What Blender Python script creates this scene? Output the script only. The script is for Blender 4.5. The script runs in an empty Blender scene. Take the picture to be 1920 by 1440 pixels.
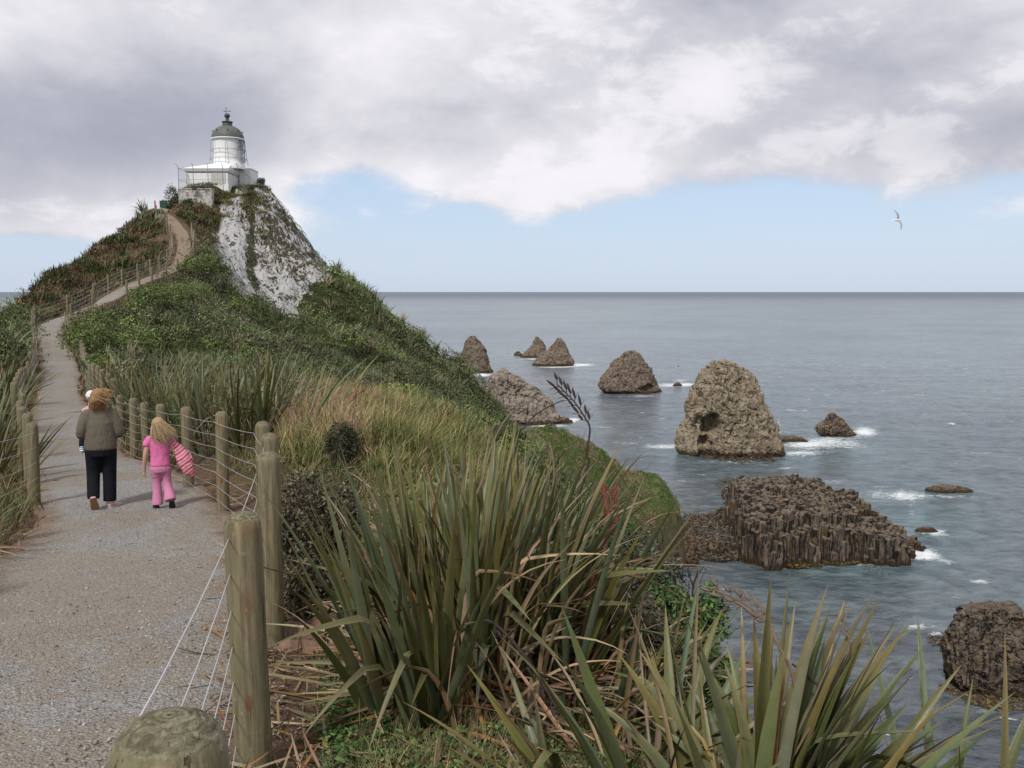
import bpy, math, random
import numpy as np
from mathutils import Vector, Matrix

C = bpy.context.scene.collection
random.seed(7); RNG = np.random.default_rng(7)
R = math.radians
# ------------------------------------------------------------------ camera, sky, sun, exposure
F = 1700.0; CX = 960.0; CY = 720.0
PITCH = math.atan((CY - 547) / F)
SEA = -62.0
cam = bpy.data.cameras.new('camera'); camo = bpy.data.objects.new('camera', cam); C.objects.link(camo)
cam.sensor_width = 36; cam.lens = 36 * F / 1920; cam.clip_start = 0.05; cam.clip_end = 400000
camo.location = (0, 0, 0); camo.rotation_euler = (math.pi / 2 - PITCH, 0, 0)
bpy.context.scene.camera = camo
vs = bpy.context.scene.view_settings
vs.view_transform = 'Standard'; vs.look = 'None'; vs.exposure = 0.34; vs.gamma = 1; vs.use_curve_mapping = False

SUN_EL, SUN_AZ = 50, 205      # azimuth measured clockwise from +Y (view direction)
sl = bpy.data.lights.new('sun', 'SUN'); so = bpy.data.objects.new('sun', sl); C.objects.link(so)
sl.energy = 2.3; sl.angle = R(9); sl.color = (1.0, 0.96, 0.9)
so.rotation_euler = (R(90 - SUN_EL), 0, R(180 - SUN_AZ))

class NT:
    """small helper to write node trees as expressions"""
    def __init__(s, nt): s.nt = nt
    def node(s, t, **kw):
        n = s.nt.nodes.new(t)
        for k, v in kw.items(): setattr(n, k, v)
        return n
    def put(s, sock, v):
        if isinstance(v, bpy.types.NodeSocket): s.nt.links.new(v, sock)
        elif v is not None:
            if hasattr(sock.default_value, '__len__') and not hasattr(v, '__len__'): v = (v,) * len(sock.default_value)
            if hasattr(sock.default_value, '__len__') and len(sock.default_value) == 4 and len(v) == 3: v = tuple(v) + (1,)
            sock.default_value = v
    def m(s, op, a, b=None, c=None, clamp=False):
        n = s.node('ShaderNodeMath', operation=op, use_clamp=clamp)
        s.put(n.inputs[0], a)
        if b is not None: s.put(n.inputs[1], b)
        if c is not None: s.put(n.inputs[2], c)
        return n.outputs[0]
    def vm(s, op, a, b=None):
        n = s.node('ShaderNodeVectorMath', operation=op); s.put(n.inputs[0], a)
        if b is not None: s.put(n.inputs[1], b)
        return n.outputs[0]
    def noise(s, vec, scale, detail=4, rough=0.55, dist=0.0, col=False):
        n = s.node('ShaderNodeTexNoise'); s.put(n.inputs['Vector'], vec); s.put(n.inputs['Scale'], scale)
        n.inputs['Detail'].default_value = detail; n.inputs['Roughness'].default_value = rough; n.inputs['Distortion'].default_value = dist
        return n.outputs['Color' if col else 'Fac']
    def voro(s, vec, scale, out='Distance', feature='F1', rand=1.0):
        n = s.node('ShaderNodeTexVoronoi', feature=feature); s.put(n.inputs['Vector'], vec); s.put(n.inputs['Scale'], scale)
        n.inputs['Randomness'].default_value = rand
        return n.outputs[out]
    def ss(s, x, a, b):
        n = s.node('ShaderNodeMapRange', interpolation_type='SMOOTHSTEP')
        s.put(n.inputs['Value'], x); s.put(n.inputs['From Min'], a); s.put(n.inputs['From Max'], b)
        return n.outputs[0]
    def lin(s, x, a, b, c=0.0, d=1.0):
        n = s.node('ShaderNodeMapRange'); s.put(n.inputs['Value'], x); s.put(n.inputs['From Min'], a); s.put(n.inputs['From Max'], b)
        s.put(n.inputs['To Min'], c); s.put(n.inputs['To Max'], d); return n.outputs[0]
    def mix(s, f, a, b, bt='MIX'):
        n = s.node('ShaderNodeMix', data_type='RGBA', blend_type=bt); s.put(n.inputs['Factor'], f)
        s.put(n.inputs['A'], a); s.put(n.inputs['B'], b) if False else None
        s.put([i for i in n.inputs if i.name == 'A' and i.type == 'RGBA'][0], a)
        s.put([i for i in n.inputs if i.name == 'B' and i.type == 'RGBA'][0], b)
        return [o for o in n.outputs if o.type == 'RGBA'][0]
    def scalev(s, vec, sc):
        return s.vm('MULTIPLY', vec, sc)
    def attr(s, name, out='Color'):
        n = s.node('ShaderNodeAttribute', attribute_name=name); return n.outputs[out]
    def pos(s): return s.node('ShaderNodeNewGeometry').outputs['Position']
    def nrm(s): return s.node('ShaderNodeNewGeometry').outputs['Normal']
    def sep(s, v):
        n = s.node('ShaderNodeSeparateXYZ'); s.put(n.inputs[0], v); return n.outputs
    def bump(s, h, strength=0.5, dist=0.02, normal=None):
        n = s.node('ShaderNodeBump'); s.put(n.inputs['Height'], h); s.put(n.inputs['Strength'], strength); n.inputs['Distance'].default_value = dist
        if normal is not None: s.put(n.inputs['Normal'], normal)
        return n.outputs[0]

# world: Nishita sky with a broken cloud deck mixed in by direction
w = bpy.data.worlds.new('World'); bpy.context.scene.world = w; w.use_nodes = True
g = NT(w.node_tree); bg = w.node_tree.nodes['Background']
sky = g.node('ShaderNodeTexSky', sky_type='NISHITA', sun_disc=False)
sky.sun_elevation = R(SUN_EL); sky.sun_rotation = R(SUN_AZ); sky.altitude = 60; sky.air_density = 1.0; sky.dust_density = 0.6; sky.ozone_density = 2.0
dirv = g.node('ShaderNodeTexCoord').outputs['Generated']
sx, sy, sz = g.sep(dirv)
az = g.m('ARCTAN2', sx, sy); el = g.m('ARCSINE', sz)
cv = g.scalev(dirv, (1, 1, 1.9))
n1 = g.noise(cv, 3.2, 9, 0.56, 0.25); n2 = g.noise(g.vm('ADD', cv, (5.3, 1.2, 7.7)), 1.9, 6, 0.55, 0.5); n3 = g.noise(g.vm('ADD', cv, (1.3, 9.2, 2.7)), 11.0, 8, 0.66, 0.35)
cw = g.vm('ADD', cv, g.scalev(g.vm('SUBTRACT', g.noise(cv, 5.0, 5, 0.6, 0, True), (0.5, 0.5, 0.5)), (0.22, 0.22, 0.22)))
def puffs(scale, det=2.0):
    n = g.node('ShaderNodeTexVoronoi', feature='F1'); n.normalize = True; g.put(n.inputs['Vector'], cw); n.inputs['Scale'].default_value = scale; n.inputs['Detail'].default_value = det; n.inputs['Roughness'].default_value = .55; pass
    return g.m('SUBTRACT', .42, n.outputs['Distance'])
pf = g.m('ADD', puffs(5.5, 2.0), 0.06)
w.cycles.sampling_method = 'MANUAL'; w.cycles.sample_map_resolution = 512
def blob(px, py, wx, wy, amp):
    a0 = math.atan((px - CX) / F); e0 = math.atan((547 - py) / F * math.cos(a0))
    dx = g.m('DIVIDE', g.m('SUBTRACT', az, a0), wx / F); dy = g.m('DIVIDE', g.m('SUBTRACT', el, e0), wy / F)
    r2 = g.m('ADD', g.m('MULTIPLY', dx, dx), g.m('MULTIPLY', dy, dy))
    return g.m('MULTIPLY', g.m('EXPONENT', g.m('MULTIPLY', r2, -1)), amp)
def addall(l):
    a = l[0]
    for b in l[1:]: a = g.m('ADD', a, b)
    return a
edge = addall([g.m('SUBTRACT', el, 0.112), g.m('MULTIPLY', pf, 0.10), g.m('MULTIPLY', g.m('SUBTRACT', n1, 0.5), 0.16), g.m('MULTIPLY', g.m('SUBTRACT', n3, 0.5), 0.06),
               blob(1000, 345, 170, 50, 0.045), blob(80, 400, 340, 55, 0.075), blob(560, 395, 150, 50, 0.022),
               blob(620, 370, 150, 60, -0.045), blob(1600, 370, 420, 60, -0.028), blob(520, 300, 70, 50, 0.03), blob(700, 250, 200, 60, 0.03)])
dens = g.ss(edge, -0.018, 0.020)
lit = g.m('EXPONENT', g.m('MULTIPLY', g.m('POWER', g.m('DIVIDE', g.m('SUBTRACT', edge, 0.022), 0.026), 2.0), -1))
tone = addall([g.m('MULTIPLY', pf, 0.95), g.m('MULTIPLY', lit, 0.12), g.m('ADD', g.m('MULTIPLY', g.m('SUBTRACT', n2, 0.5), 1.1), 0.33), g.m('MULTIPLY', g.m('SUBTRACT', n1, 0.5), 0.85),
               g.m('MULTIPLY', g.m('SUBTRACT', n3, 0.5), 0.35),
               blob(130, 250, 330, 100, -0.50), blob(80, 60, 300, 90, 0.22), blob(1330, 180, 90, 70, 0.34), blob(1250, 260, 200, 60, 0.08),
               blob(1010, 335, 190, 40, 0.16), blob(700, 110, 240, 110, 0.16), blob(1760, 250, 260, 80, -0.22), blob(1550, 90, 200, 60, -0.15), blob(920, 150, 200, 90, -0.08),
               blob(60, 400, 200, 40, 0.1), blob(1150, 60, 300, 70, 0.02)])
crisp = g.ss(addall([g.m('MULTIPLY', pf, 1.0), g.m('MULTIPLY', g.m('SUBTRACT', n3, .5), .9), blob(1330, 190, 110, 70, .24), blob(1230, 270, 170, 40, .12), blob(1000, 345, 160, 30, .16), blob(1480, 275, 130, 28, .06), blob(120, 390, 200, 30, .1), blob(150, 230, 300, 90, -.2), g.m('MULTIPLY', g.m('SUBTRACT', n1, .5), .5)]), .21, .37)
tone = g.m('ADD', tone, g.m('MULTIPLY', crisp, .15))
cloud = g.mix(g.ss(tone, -0.05, 1.05), (3.15, 3.3, 3.95), (7.35, 7.2, 7.5))
# thin veil that whitens the blue towards the horizon
veil = g.mix(g.lin(el, 0.0, 0.2, 0.86, 0.45), sky.outputs[0], g.mix(g.lin(el, 0.0, 0.10), (4.6, 5.35, 6.7), (4.35, 5.3, 7.0)))
g.nt.links.new(g.mix(dens, veil, cloud), bg.inputs[0]); bg.inputs[1].default_value = 0.1

# ------------------------------------------------------------------ maths helpers
cp, sp_ = math.cos(PITCH), math.sin(PITCH)
def ray(px, py):
    a = (px - CX) / F; b = (CY - py) / F      # camera space: right, up, forward=1
    return np.array([a, cp + b * sp_, -sp_ + b * cp])
def P(px, py, d):
    """world point on the sight line of a photo pixel whose world Y is d"""
    r = ray(px, py); return r * (d / r[1])
def PZ(px, py, z):
    r = ray(px, py); return r * (z / r[2])
def proj(x, y, z):
    fw = y * cp - z * sp_; up = y * sp_ + z * cp
    fw = np.maximum(fw, 1e-3)
    return CX + F * x / fw, CY - F * up / fw
def _hash(ix, iy, iz, seed):
    n = (ix * 374761393 + iy * 668265263 + iz * 2147483647 + seed * 974711) & 0xffffffff
    n = ((n ^ (n >> 13)) * 1274126177) & 0xffffffff
    n = ((n ^ (n >> 16)) * 2246822519) & 0xffffffff
    return ((n ^ (n >> 15)) & 0xffffff) / float(0xffffff) * 2 - 1
def vnoise(p, seed=0):
    p = np.asarray(p, float); i = np.floor(p).astype(np.int64); f = p - i; f = f * f * f * (f * (f * 6 - 15) + 10)
    out = 0
    for dx in (0, 1):
        wx = f[:, 0] if dx else 1 - f[:, 0]
        for dy in (0, 1):
            wy = f[:, 1] if dy else 1 - f[:, 1]
            for dz in (0, 1):
                wz = f[:, 2] if dz else 1 - f[:, 2]
                out = out + wx * wy * wz * _hash(i[:, 0] + dx, i[:, 1] + dy, i[:, 2] + dz, seed)
    return out
def fbm(p, octv=4, seed=0, gain=0.5):
    p = np.asarray(p, float); a = 1; s = 0
    for o in range(octv):
        s = s + a * vnoise(p * (2 ** o) + o * 17.3, seed + o); a *= gain
    return s
def sstep(a, b, x):
    t = np.clip((x - a) / (b - a), 0, 1); return t * t * (3 - 2 * t)
def inpoly(px, py, poly):
    inside = np.zeros(px.shape, bool); n = len(poly); j = n - 1
    for i in range(n):
        xi, yi = poly[i]; xj, yj = poly[j]
        c = ((yi > py) != (yj > py)) & (px < (xj - xi) * (py - yi) / (yj - yi + 1e-12) + xi)
        inside ^= c; j = i
    return inside
def sdpoly(px, py, poly):
    """signed distance, positive inside"""
    d = np.full(px.shape, 1e18); n = len(poly)
    for i in range(n):
        ax, ay = poly[i]; bx, by = poly[(i + 1) % n]; ex, ey = bx - ax, by - ay
        t = np.clip(((px - ax) * ex + (py - ay) * ey) / (ex * ex + ey * ey + 1e-12), 0, 1)
        d = np.minimum(d, (px - ax - t * ex) ** 2 + (py - ay - t * ey) ** 2)
    return np.sqrt(d) * np.where(inpoly(px, py, poly), 1, -1)

# ------------------------------------------------------------------ object helpers
def tag(o, label=None, cat=None, group=None, kind=None):
    if label: o['label'] = label
    if cat: o['category'] = cat
    if group: o['group'] = group
    if kind: o['kind'] = kind
    return o
def npmesh(name, verts, faces, mat=None, parent=None, smooth=True, cols=None, mats=None, fmat=None):
    """faces: (N,4) or (N,3) int array"""
    verts = np.asarray(verts, np.float32); faces = np.asarray(faces, np.int32)
    me = bpy.data.meshes.new(name); nf, k = faces.shape
    me.vertices.add(len(verts)); me.vertices.foreach_set('co', verts.ravel())
    me.loops.add(nf * k); me.loops.foreach_set('vertex_index', faces.ravel())
    me.polygons.add(nf); me.polygons.foreach_set('loop_start', np.arange(nf, dtype=np.int32) * k)
    me.polygons.foreach_set('loop_total', np.full(nf, k, np.int32))
    if smooth: me.polygons.foreach_set('use_smooth', np.ones(nf, bool))
    if mats:
        for m in mats: me.materials.append(m)
        if fmat is not None: me.polygons.foreach_set('material_index', np.asarray(fmat, np.int32))
    elif mat: me.materials.append(mat)
    if cols is not None:
        for nm, c in (cols.items() if isinstance(cols, dict) else [('Col', cols)]):
            c = np.asarray(c, np.float32)
            if c.ndim == 1: c = np.stack([c, c, c], 1)
            if c.shape[1] == 3: c = np.concatenate([c, np.ones((len(c), 1), np.float32)], 1)
            a = me.color_attributes.new(nm, 'FLOAT_COLOR', 'POINT'); a.data.foreach_set('color', c.ravel())
    me.update(calc_edges=True); me.validate()
    o = bpy.data.objects.new(name, me); C.objects.link(o)
    if parent: o.parent = parent
    return o
def empty(name, loc, label, cat, group=None, rz=0):
    o = bpy.data.objects.new(name, None); C.objects.link(o); o.location = tuple(loc); o.rotation_euler.z = rz; o.empty_display_size = 0.2
    bpy.context.view_layer.update
    return tag(o, label, cat, group)
class MB:
    """mesh builder collecting shapes for ONE mesh object"""
    def __init__(s): s.v = []; s.f = []
    def add(s, v, f):
        b = len(s.v); s.v += [tuple(q) for q in v]; s.f += [tuple(i + b for i in q) for q in f]
    def box(s, c, d, rz=0, M=None):
        hx, hy, hz = d[0] / 2, d[1] / 2, d[2] / 2; cs, sn = math.cos(rz), math.sin(rz)
        v = [(x * cs - y * sn + c[0], x * sn + y * cs + c[1], z + c[2]) for z in (-hz, hz) for x, y in ((-hx, -hy), (hx, -hy), (hx, hy), (-hx, hy))]
        s.add(v, [(3, 2, 1, 0), (4, 5, 6, 7), (0, 1, 5, 4), (1, 2, 6, 5), (2, 3, 7, 6), (3, 0, 4, 7)])
    def tube(s, pts, rad, n=8, cap=True):
        pts = [Vector(p) for p in pts]; m = len(pts); rad = list(rad) if hasattr(rad, '__len__') else [rad] * m
        v = []; ref = None
        for i, p in enumerate(pts):
            t = (pts[min(i + 1, m - 1)] - pts[max(i - 1, 0)]).normalized()
            if ref is None: ref = Vector((0, 0, 1)) if abs(t.z) < 0.9 else Vector((1, 0, 0))
            a = t.cross(ref).normalized(); b = t.cross(a).normalized(); ref = -b if False else ref
            for k in range(n):
                th = 2 * math.pi * k / n; v.append(p + (a * math.cos(th) + b * math.sin(th)) * rad[i])
        f = [(i * n + k, i * n + (k + 1) % n, (i + 1) * n + (k + 1) % n, (i + 1) * n + k) for i in range(m - 1) for k in range(n)]
        if cap: f += [tuple(range(n))[::-1], tuple((m - 1) * n + k for k in range(n))]
        s.add(v, f)
    def lathe(s, prof, c=(0, 0, 0), n=32, a0=0, a1=2 * math.pi):
        full = abs(a1 - a0 - 2 * math.pi) < 1e-6; cnt = n if full else n + 1; v = []
        for r, z in prof:
            for k in range(cnt):
                th = a0 + (a1 - a0) * k / n; v.append((c[0] + r * math.cos(th), c[1] + r * math.sin(th), c[2] + z))
        f = []
        for i in range(len(prof) - 1):
            for k in range(n):
                k2 = (k + 1) % cnt if full else k + 1
                f.append((i * cnt + k, i * cnt + k2, (i + 1) * cnt + k2, (i + 1) * cnt + k))
        s.add(v, f)
    def build(s, name, mat=None, parent=None, smooth=False, cols=None):
        me = bpy.data.meshes.new(name); me.from_pydata(s.v, [], s.f); me.validate()
        if mat: me.materials.append(mat)
        if smooth: me.polygons.foreach_set('use_smooth', [True] * len(me.polygons))
        if cols is not None:
            a = me.color_attributes.new('Col', 'FLOAT_COLOR', 'POINT'); a.data.foreach_set('color', np.concatenate([cols, np.ones((len(cols), 1))], 1).astype(np.float32).ravel())
        me.update(); o = bpy.data.objects.new(name, me); C.objects.link(o)
        if parent: o.parent = parent
        return o
def material(name, rough=0.8, spec=0.3):
    m = bpy.data.materials.new(name); m.use_nodes = True; g = NT(m.node_tree); b = m.node_tree.nodes['Principled BSDF']
    b.inputs['Roughness'].default_value = rough; b.inputs['Specular IOR Level'].default_value = spec
    return m, g, b
def simple(name, col, rough=0.8, spec=0.3, var=0.15, scale=8, bump=0.0, metal=0):
    m, g, b = material(name, rough, spec); co = g.node('ShaderNodeTexCoord').outputs['Object']
    n = g.noise(co, scale, 5)
    c = g.mix(n, tuple(x * (1 - var) for x in col), tuple(min(1, x * (1 + var)) for x in col)); g.put(b.inputs['Base Color'], c)
    b.inputs['Metallic'].default_value = metal
    if bump: g.put(b.inputs['Normal'], g.bump(g.noise(co, scale * 4, 4), bump, 0.01))
    return m

# ------------------------------------------------------------------ the lie of the land
ctrl = []
def K(px, py, d): ctrl.append(P(px, py, d))
def W(x, y, z): ctrl.append(np.array([x, y, z], float))
# near ground beside the fence and in front of the camera
for a in [(-.44, 1.0, -1.68), (-1.2, 4.1, -2.25), (-1.75, 6.1, -2.5), (-2.3, 8.4, -2.68), (-3.0, 10.6, -2.8), (-3.9, 12, -2.93), (-4.95, 13.8, -3.0), (-7.7, 18.4, -3.35),
          (-.5, -3, -1.6), (-3, -3, -1.5), (-3.2, 2, -1.75), (-4.2, 5, -2.15), (-5.2, 8, -2.55), (-6.7, 12.3, -3.0), (-9.6, 17, -3.25),
          (-5.5, 3, -1.5), (-7, 7, -2.3), (-8.6, 12, -3.1), (-12, 17, -3.3), (-9, 2, -1.6), (-14, 10, -5), (-22, 10, -16), (-30, 0, -30), (-10, -10, -2), (-30, -20, -30),
          (.4, 2, -1.8), (.6, 4, -2.35), (-.2, 5.5, -2.4), (-.6, 8, -2.5), (1.3, 3, -2.4), (1.6, 5, -3.1), (2.4, 4, -3.5), (3, 6.5, -5), (2, 1, -2.2), (4, 0, -4), (4.5, 4, -6),
          (1.3, 7, -3.3), (1.5, 9, -3.8), (2.5, 10, -5.2), (4, 12, -8), (7, 9, -12), (9, 3, -14), (12, 16, -24), (12, -6, -18), (20, 10, -42), (28, 16, -62), (35, 40, -66), (30, -20, -62),
          (0, -12, -2), (8, -14, -8),
          (.5, 12, -3.6), (-.5, 15, -3.2), (1, 18, -5), (4, 20, -9), (-2, 20, -3.6), (2.5, 28, -9), (9, 30, -17), (18, 36, -40)]: W(*a)
K(620, 850, 12); K(700, 835, 14.5); K(520, 845, 15); K(850, 810, 18); K(600, 765, 25); K(430, 780, 20); K(760, 775, 24)
# along the path
pathpts = [(-1.9, -4, -1.5), (-2.0, 0, -1.62), (-2.4, 3, -2.05), (-3.05, 6, -2.45), (-3.95, 9, -2.72), (-5.15, 12, -2.95), (-6.9, 15, -3.1), (-9.0, 18.4, -3.35)]
for q in [(118, 780, 26), (112, 748, 34), (112, 690, 44), (98, 640, 55), (98, 612, 64), (150, 590, 67), (195, 570, 68.5), (225, 552, 71), (262, 534, 75), (310, 516, 80), (338, 498, 85), (345, 470, 89), (342, 445, 93), (325, 420, 97), (305, 403, 102), (308, 392, 106)]:
    pathpts.append(tuple(P(*q)))
for q in pathpts[8:]: W(*q)
# bank right of the path, towards the hill
K(250, 765, 23); K(180, 710, 33); K(210, 650, 50); K(300, 620, 55); K(180, 625, 58); K(420, 720, 36); K(330, 690, 42); K(560, 740, 40)
K(400, 650, 54); K(500, 690, 52); K(620, 715, 56); K(330, 590, 64); K(450, 610, 74); K(250, 565, 68); K(300, 545, 74); K(380, 530, 82)
K(560, 612, 94); K(480, 560, 92); K(410, 480, 96); K(395, 455, 98); K(660, 600, 99); K(700, 660, 84); K(800, 720, 84); K(880, 770, 82); K(750, 745, 62); K(850, 800, 66)
K(430, 358, 112); K(490, 350, 117); K(455, 352, 120); K(400, 352, 113); K(370, 362, 110); K(345, 395, 108); K(375, 420, 102); K(360, 450, 96)
K(440, 430, 105); K(500, 480, 106)
# silhouette of the right-hand flank and the ground that drops away behind it
for q in [(505, 352, 120), (520, 375, 119), (545, 425, 117), (575, 462, 115), (605, 500, 113), (650, 530, 110), (695, 560, 106), (740, 610, 104), (780, 640, 102), (820, 670, 100), (862, 705, 99), (905, 752, 100), (935, 790, 108), (985, 818, 135)]:
    K(*q); p = P(*q); W(p[0] + 5, p[1] + 14, p[2] - 14); W(p[0] + 14, p[1] + 34, max(p[2] - 42, -66))
# left silhouette
for q in [(285, 398, 104), (262, 408, 101), (215, 447, 97), (150, 502, 91), (100, 542, 84), (50, 570, 77), (20, 590, 72)]:
    K(*q); p = P(*q); W(p[0] - 6, p[1] + 6, p[2] - 9); W(p[0] - 22, p[1] + 14, p[2] - 36)
K(200, 500, 84); K(120, 560, 74); K(240, 440, 96); K(60, 605, 66); K(60, 620, 52); K(30, 640, 42); K(0, 660, 38); K(30, 720, 30); K(0, 800, 20); K(300, 420, 99); K(290, 470, 90); K(180, 545, 74)
W(-30, 38, -14); W(-38, 50, -22); W(-20, 24, -8); W(-42, 130, -2); W(-30, 132, -2); W(-36, 122, 11); W(-40, 116, 11.5); W(-60, 150, -50); W(-15, 160, -50); W(-60, 60, -55); W(-40, 20, -45); W(-80, 110, -66)
# low headland to the right
for q in [(1000, 820, 160), (1050, 848, 172), (1100, 865, 178), (1150, 900, 184), (1200, 955, 190), (1250, 975, 196), (1285, 975, 202), (1180, 985, 189), (1100, 930, 184), (1120, 845, 190), (1200, 890, 203), (1260, 935, 209), (1225, 915, 200), (1060, 830, 182), (1120, 985, 186), (1150, 960, 188)]: K(*q)
for q in [(28, 186, -64), (20, 172, -62), (34, 192, -64), (42, 203, -66), (45, 214, -70), (30, 226, -70), (15, 222, -66), (60, 200, -72), (50, 230, -75), (0, 235, -70), (10, 150, -45), (22, 150, -62), (22, 120, -60), (12, 100, -42), (5, 75, -22), (25, 80, -60), (40, 120, -70), (60, 160, -75), (5, 55, -14), (14, 52, -34),
          (-30, 200, -70), (-90, 180, -75), (-100, 60, -75), (-100, -40, -70), (70, 80, -75), (80, -30, -75), (-60, 240, -80), (100, 240, -80)]: W(*q)
ctrl = np.array(ctrl)
# drop near-duplicate controls
keep = []
for i, p in enumerate(ctrl):
    dd = 0.03 * math.hypot(p[0], p[1]) + 0.2
    if all((p[0] - ctrl[j][0]) ** 2 + (p[1] - ctrl[j][1]) ** 2 > dd * dd for j in keep): keep.append(i)
ctrl = ctrl[keep]
_c = 0.10 * np.hypot(ctrl[:, 0], ctrl[:, 1]) + 0.3
def _phi(x, y):
    return np.sqrt((x[:, None] - ctrl[None, :, 0]) ** 2 + (y[:, None] - ctrl[None, :, 1]) ** 2 + (_c ** 2)[None, :])
_A = _phi(ctrl[:, 0], ctrl[:, 1]); _n = len(ctrl)
_M = np.zeros((_n + 1, _n + 1)); _M[:_n, :_n] = _A + 1e-4 * np.eye(_n); _M[:_n, _n] = 1; _M[_n, :_n] = 1
_w = np.linalg.solve(_M, np.concatenate([ctrl[:, 2], [0]]))
def base_h(x, y):
    out = np.empty(len(x))
    for s in range(0, len(x), 20000):
        out[s:s + 20000] = _phi(x[s:s + 20000], y[s:s + 20000]) @ _w[:_n] + _w[_n]
    return out
# resample path as a smooth curve
pp = np.array(pathpts)
def catmull(p, n=12):
    q = np.vstack([2 * p[0] - p[1], p, 2 * p[-1] - p[-2]]); out = []
    for i in range(1, len(q) - 2):
        for k in range(n):
            t = k / n; a, b, c, d = q[i - 1], q[i], q[i + 1], q[i + 2]
            out.append(0.5 * ((2 * b) + (c - a) * t + (2 * a - 5 * b + 4 * c - d) * t * t + (3 * b - a - 3 * c + d) * t ** 3))
    out.append(q[-2]); return np.array(out)
PC = catmull(pp, 14)
PW = np.interp(np.arange(len(PC)), [0, 14 * 5, 14 * 7, 14 * 12, len(PC)], [1.35, 1.2, .85, .74, 0.58])
def path_info(x, y):
    """distance to the path centre line, path height, half width"""
    d = np.full(len(x), 1e9); hh = np.zeros(len(x)); ww = np.ones(len(x))
    for i in range(len(PC) - 1):
        a, b = PC[i], PC[i + 1]; e = b[:2] - a[:2]; L = e @ e + 1e-9
        t = np.clip(((x - a[0]) * e[0] + (y - a[1]) * e[1]) / L, 0, 1)
        q = np.hypot(x - a[0] - t * e[0], y - a[1] - t * e[1]); m = q < d
        d[m] = q[m]; hh[m] = (a[2] + t * (b[2] - a[2]))[m]; ww[m] = PW[i]
    return d, hh, ww
def height(x, y, noise=True):
    x = np.asarray(x, float).ravel(); y = np.asarray(y, float).ravel(); h = base_h(x, y); r = np.hypot(x, y)
    d, ph, pw = path_info(x, y)
    k = sstep(0, 1, 1 - np.clip((d - pw * 0.95) / (0.9 + 0.02 * r), 0, 1))
    if noise:
        p3 = np.stack([x, y, 0 * x], 1); amp = np.clip(r * 0.010, 0.03, 1.1)
        rdg = sstep(24, 42, r) * sstep(150, 120, r) * (1 - k) * sstep(.5, 3.5, d - pw)
        h = h + rdg * 0.85 * (1 - 2.0 * np.abs(fbm(np.stack([x * .10 + y * .02, y * .30 - x * .05, 0 * x], 1), 3, 61))) * .8 - rdg * .3
        h = h + (1 - k) * amp * fbm(p3 / (np.clip(r * 0.1, 1.0, 6)[:, None]) * 1.0, 4, 3) * 0.55 if False else h + (1 - k) * (amp * 0.6 * fbm(p3 * 0.35, 4, 3) + 0.05 * fbm(p3 * 1.7, 3, 9))
    h = h * (1 - k) + ph * k
    k2 = sstep(1.0, 0.0, np.maximum(np.abs(x + 37.0) / 5.6, np.abs(y - 116.5) / 8.0) - .72) if False else sstep(1.35, 1.0, np.maximum(np.abs(x + 37.2) / 5.4, np.abs(y - 117.5) / 7.5))
    h = np.where(k2 > 0, h * (1 - k2) + np.minimum(h, 13.15) * k2, h)
    if noise: h = h + k * 0.012 * fbm(np.stack([x, y, 0 * x], 1) * 2.3, 3, 5)
    # sea cliffs: everything low down steepens towards the water
    low = h < -49.5
    h = np.where(low, -49.5 + (h + 49.5) * 3.2, h)
    h = np.maximum(h, -75)
    return h
def H1(x, y): return float(height(np.array([x]), np.array([y]))[0])

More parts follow.
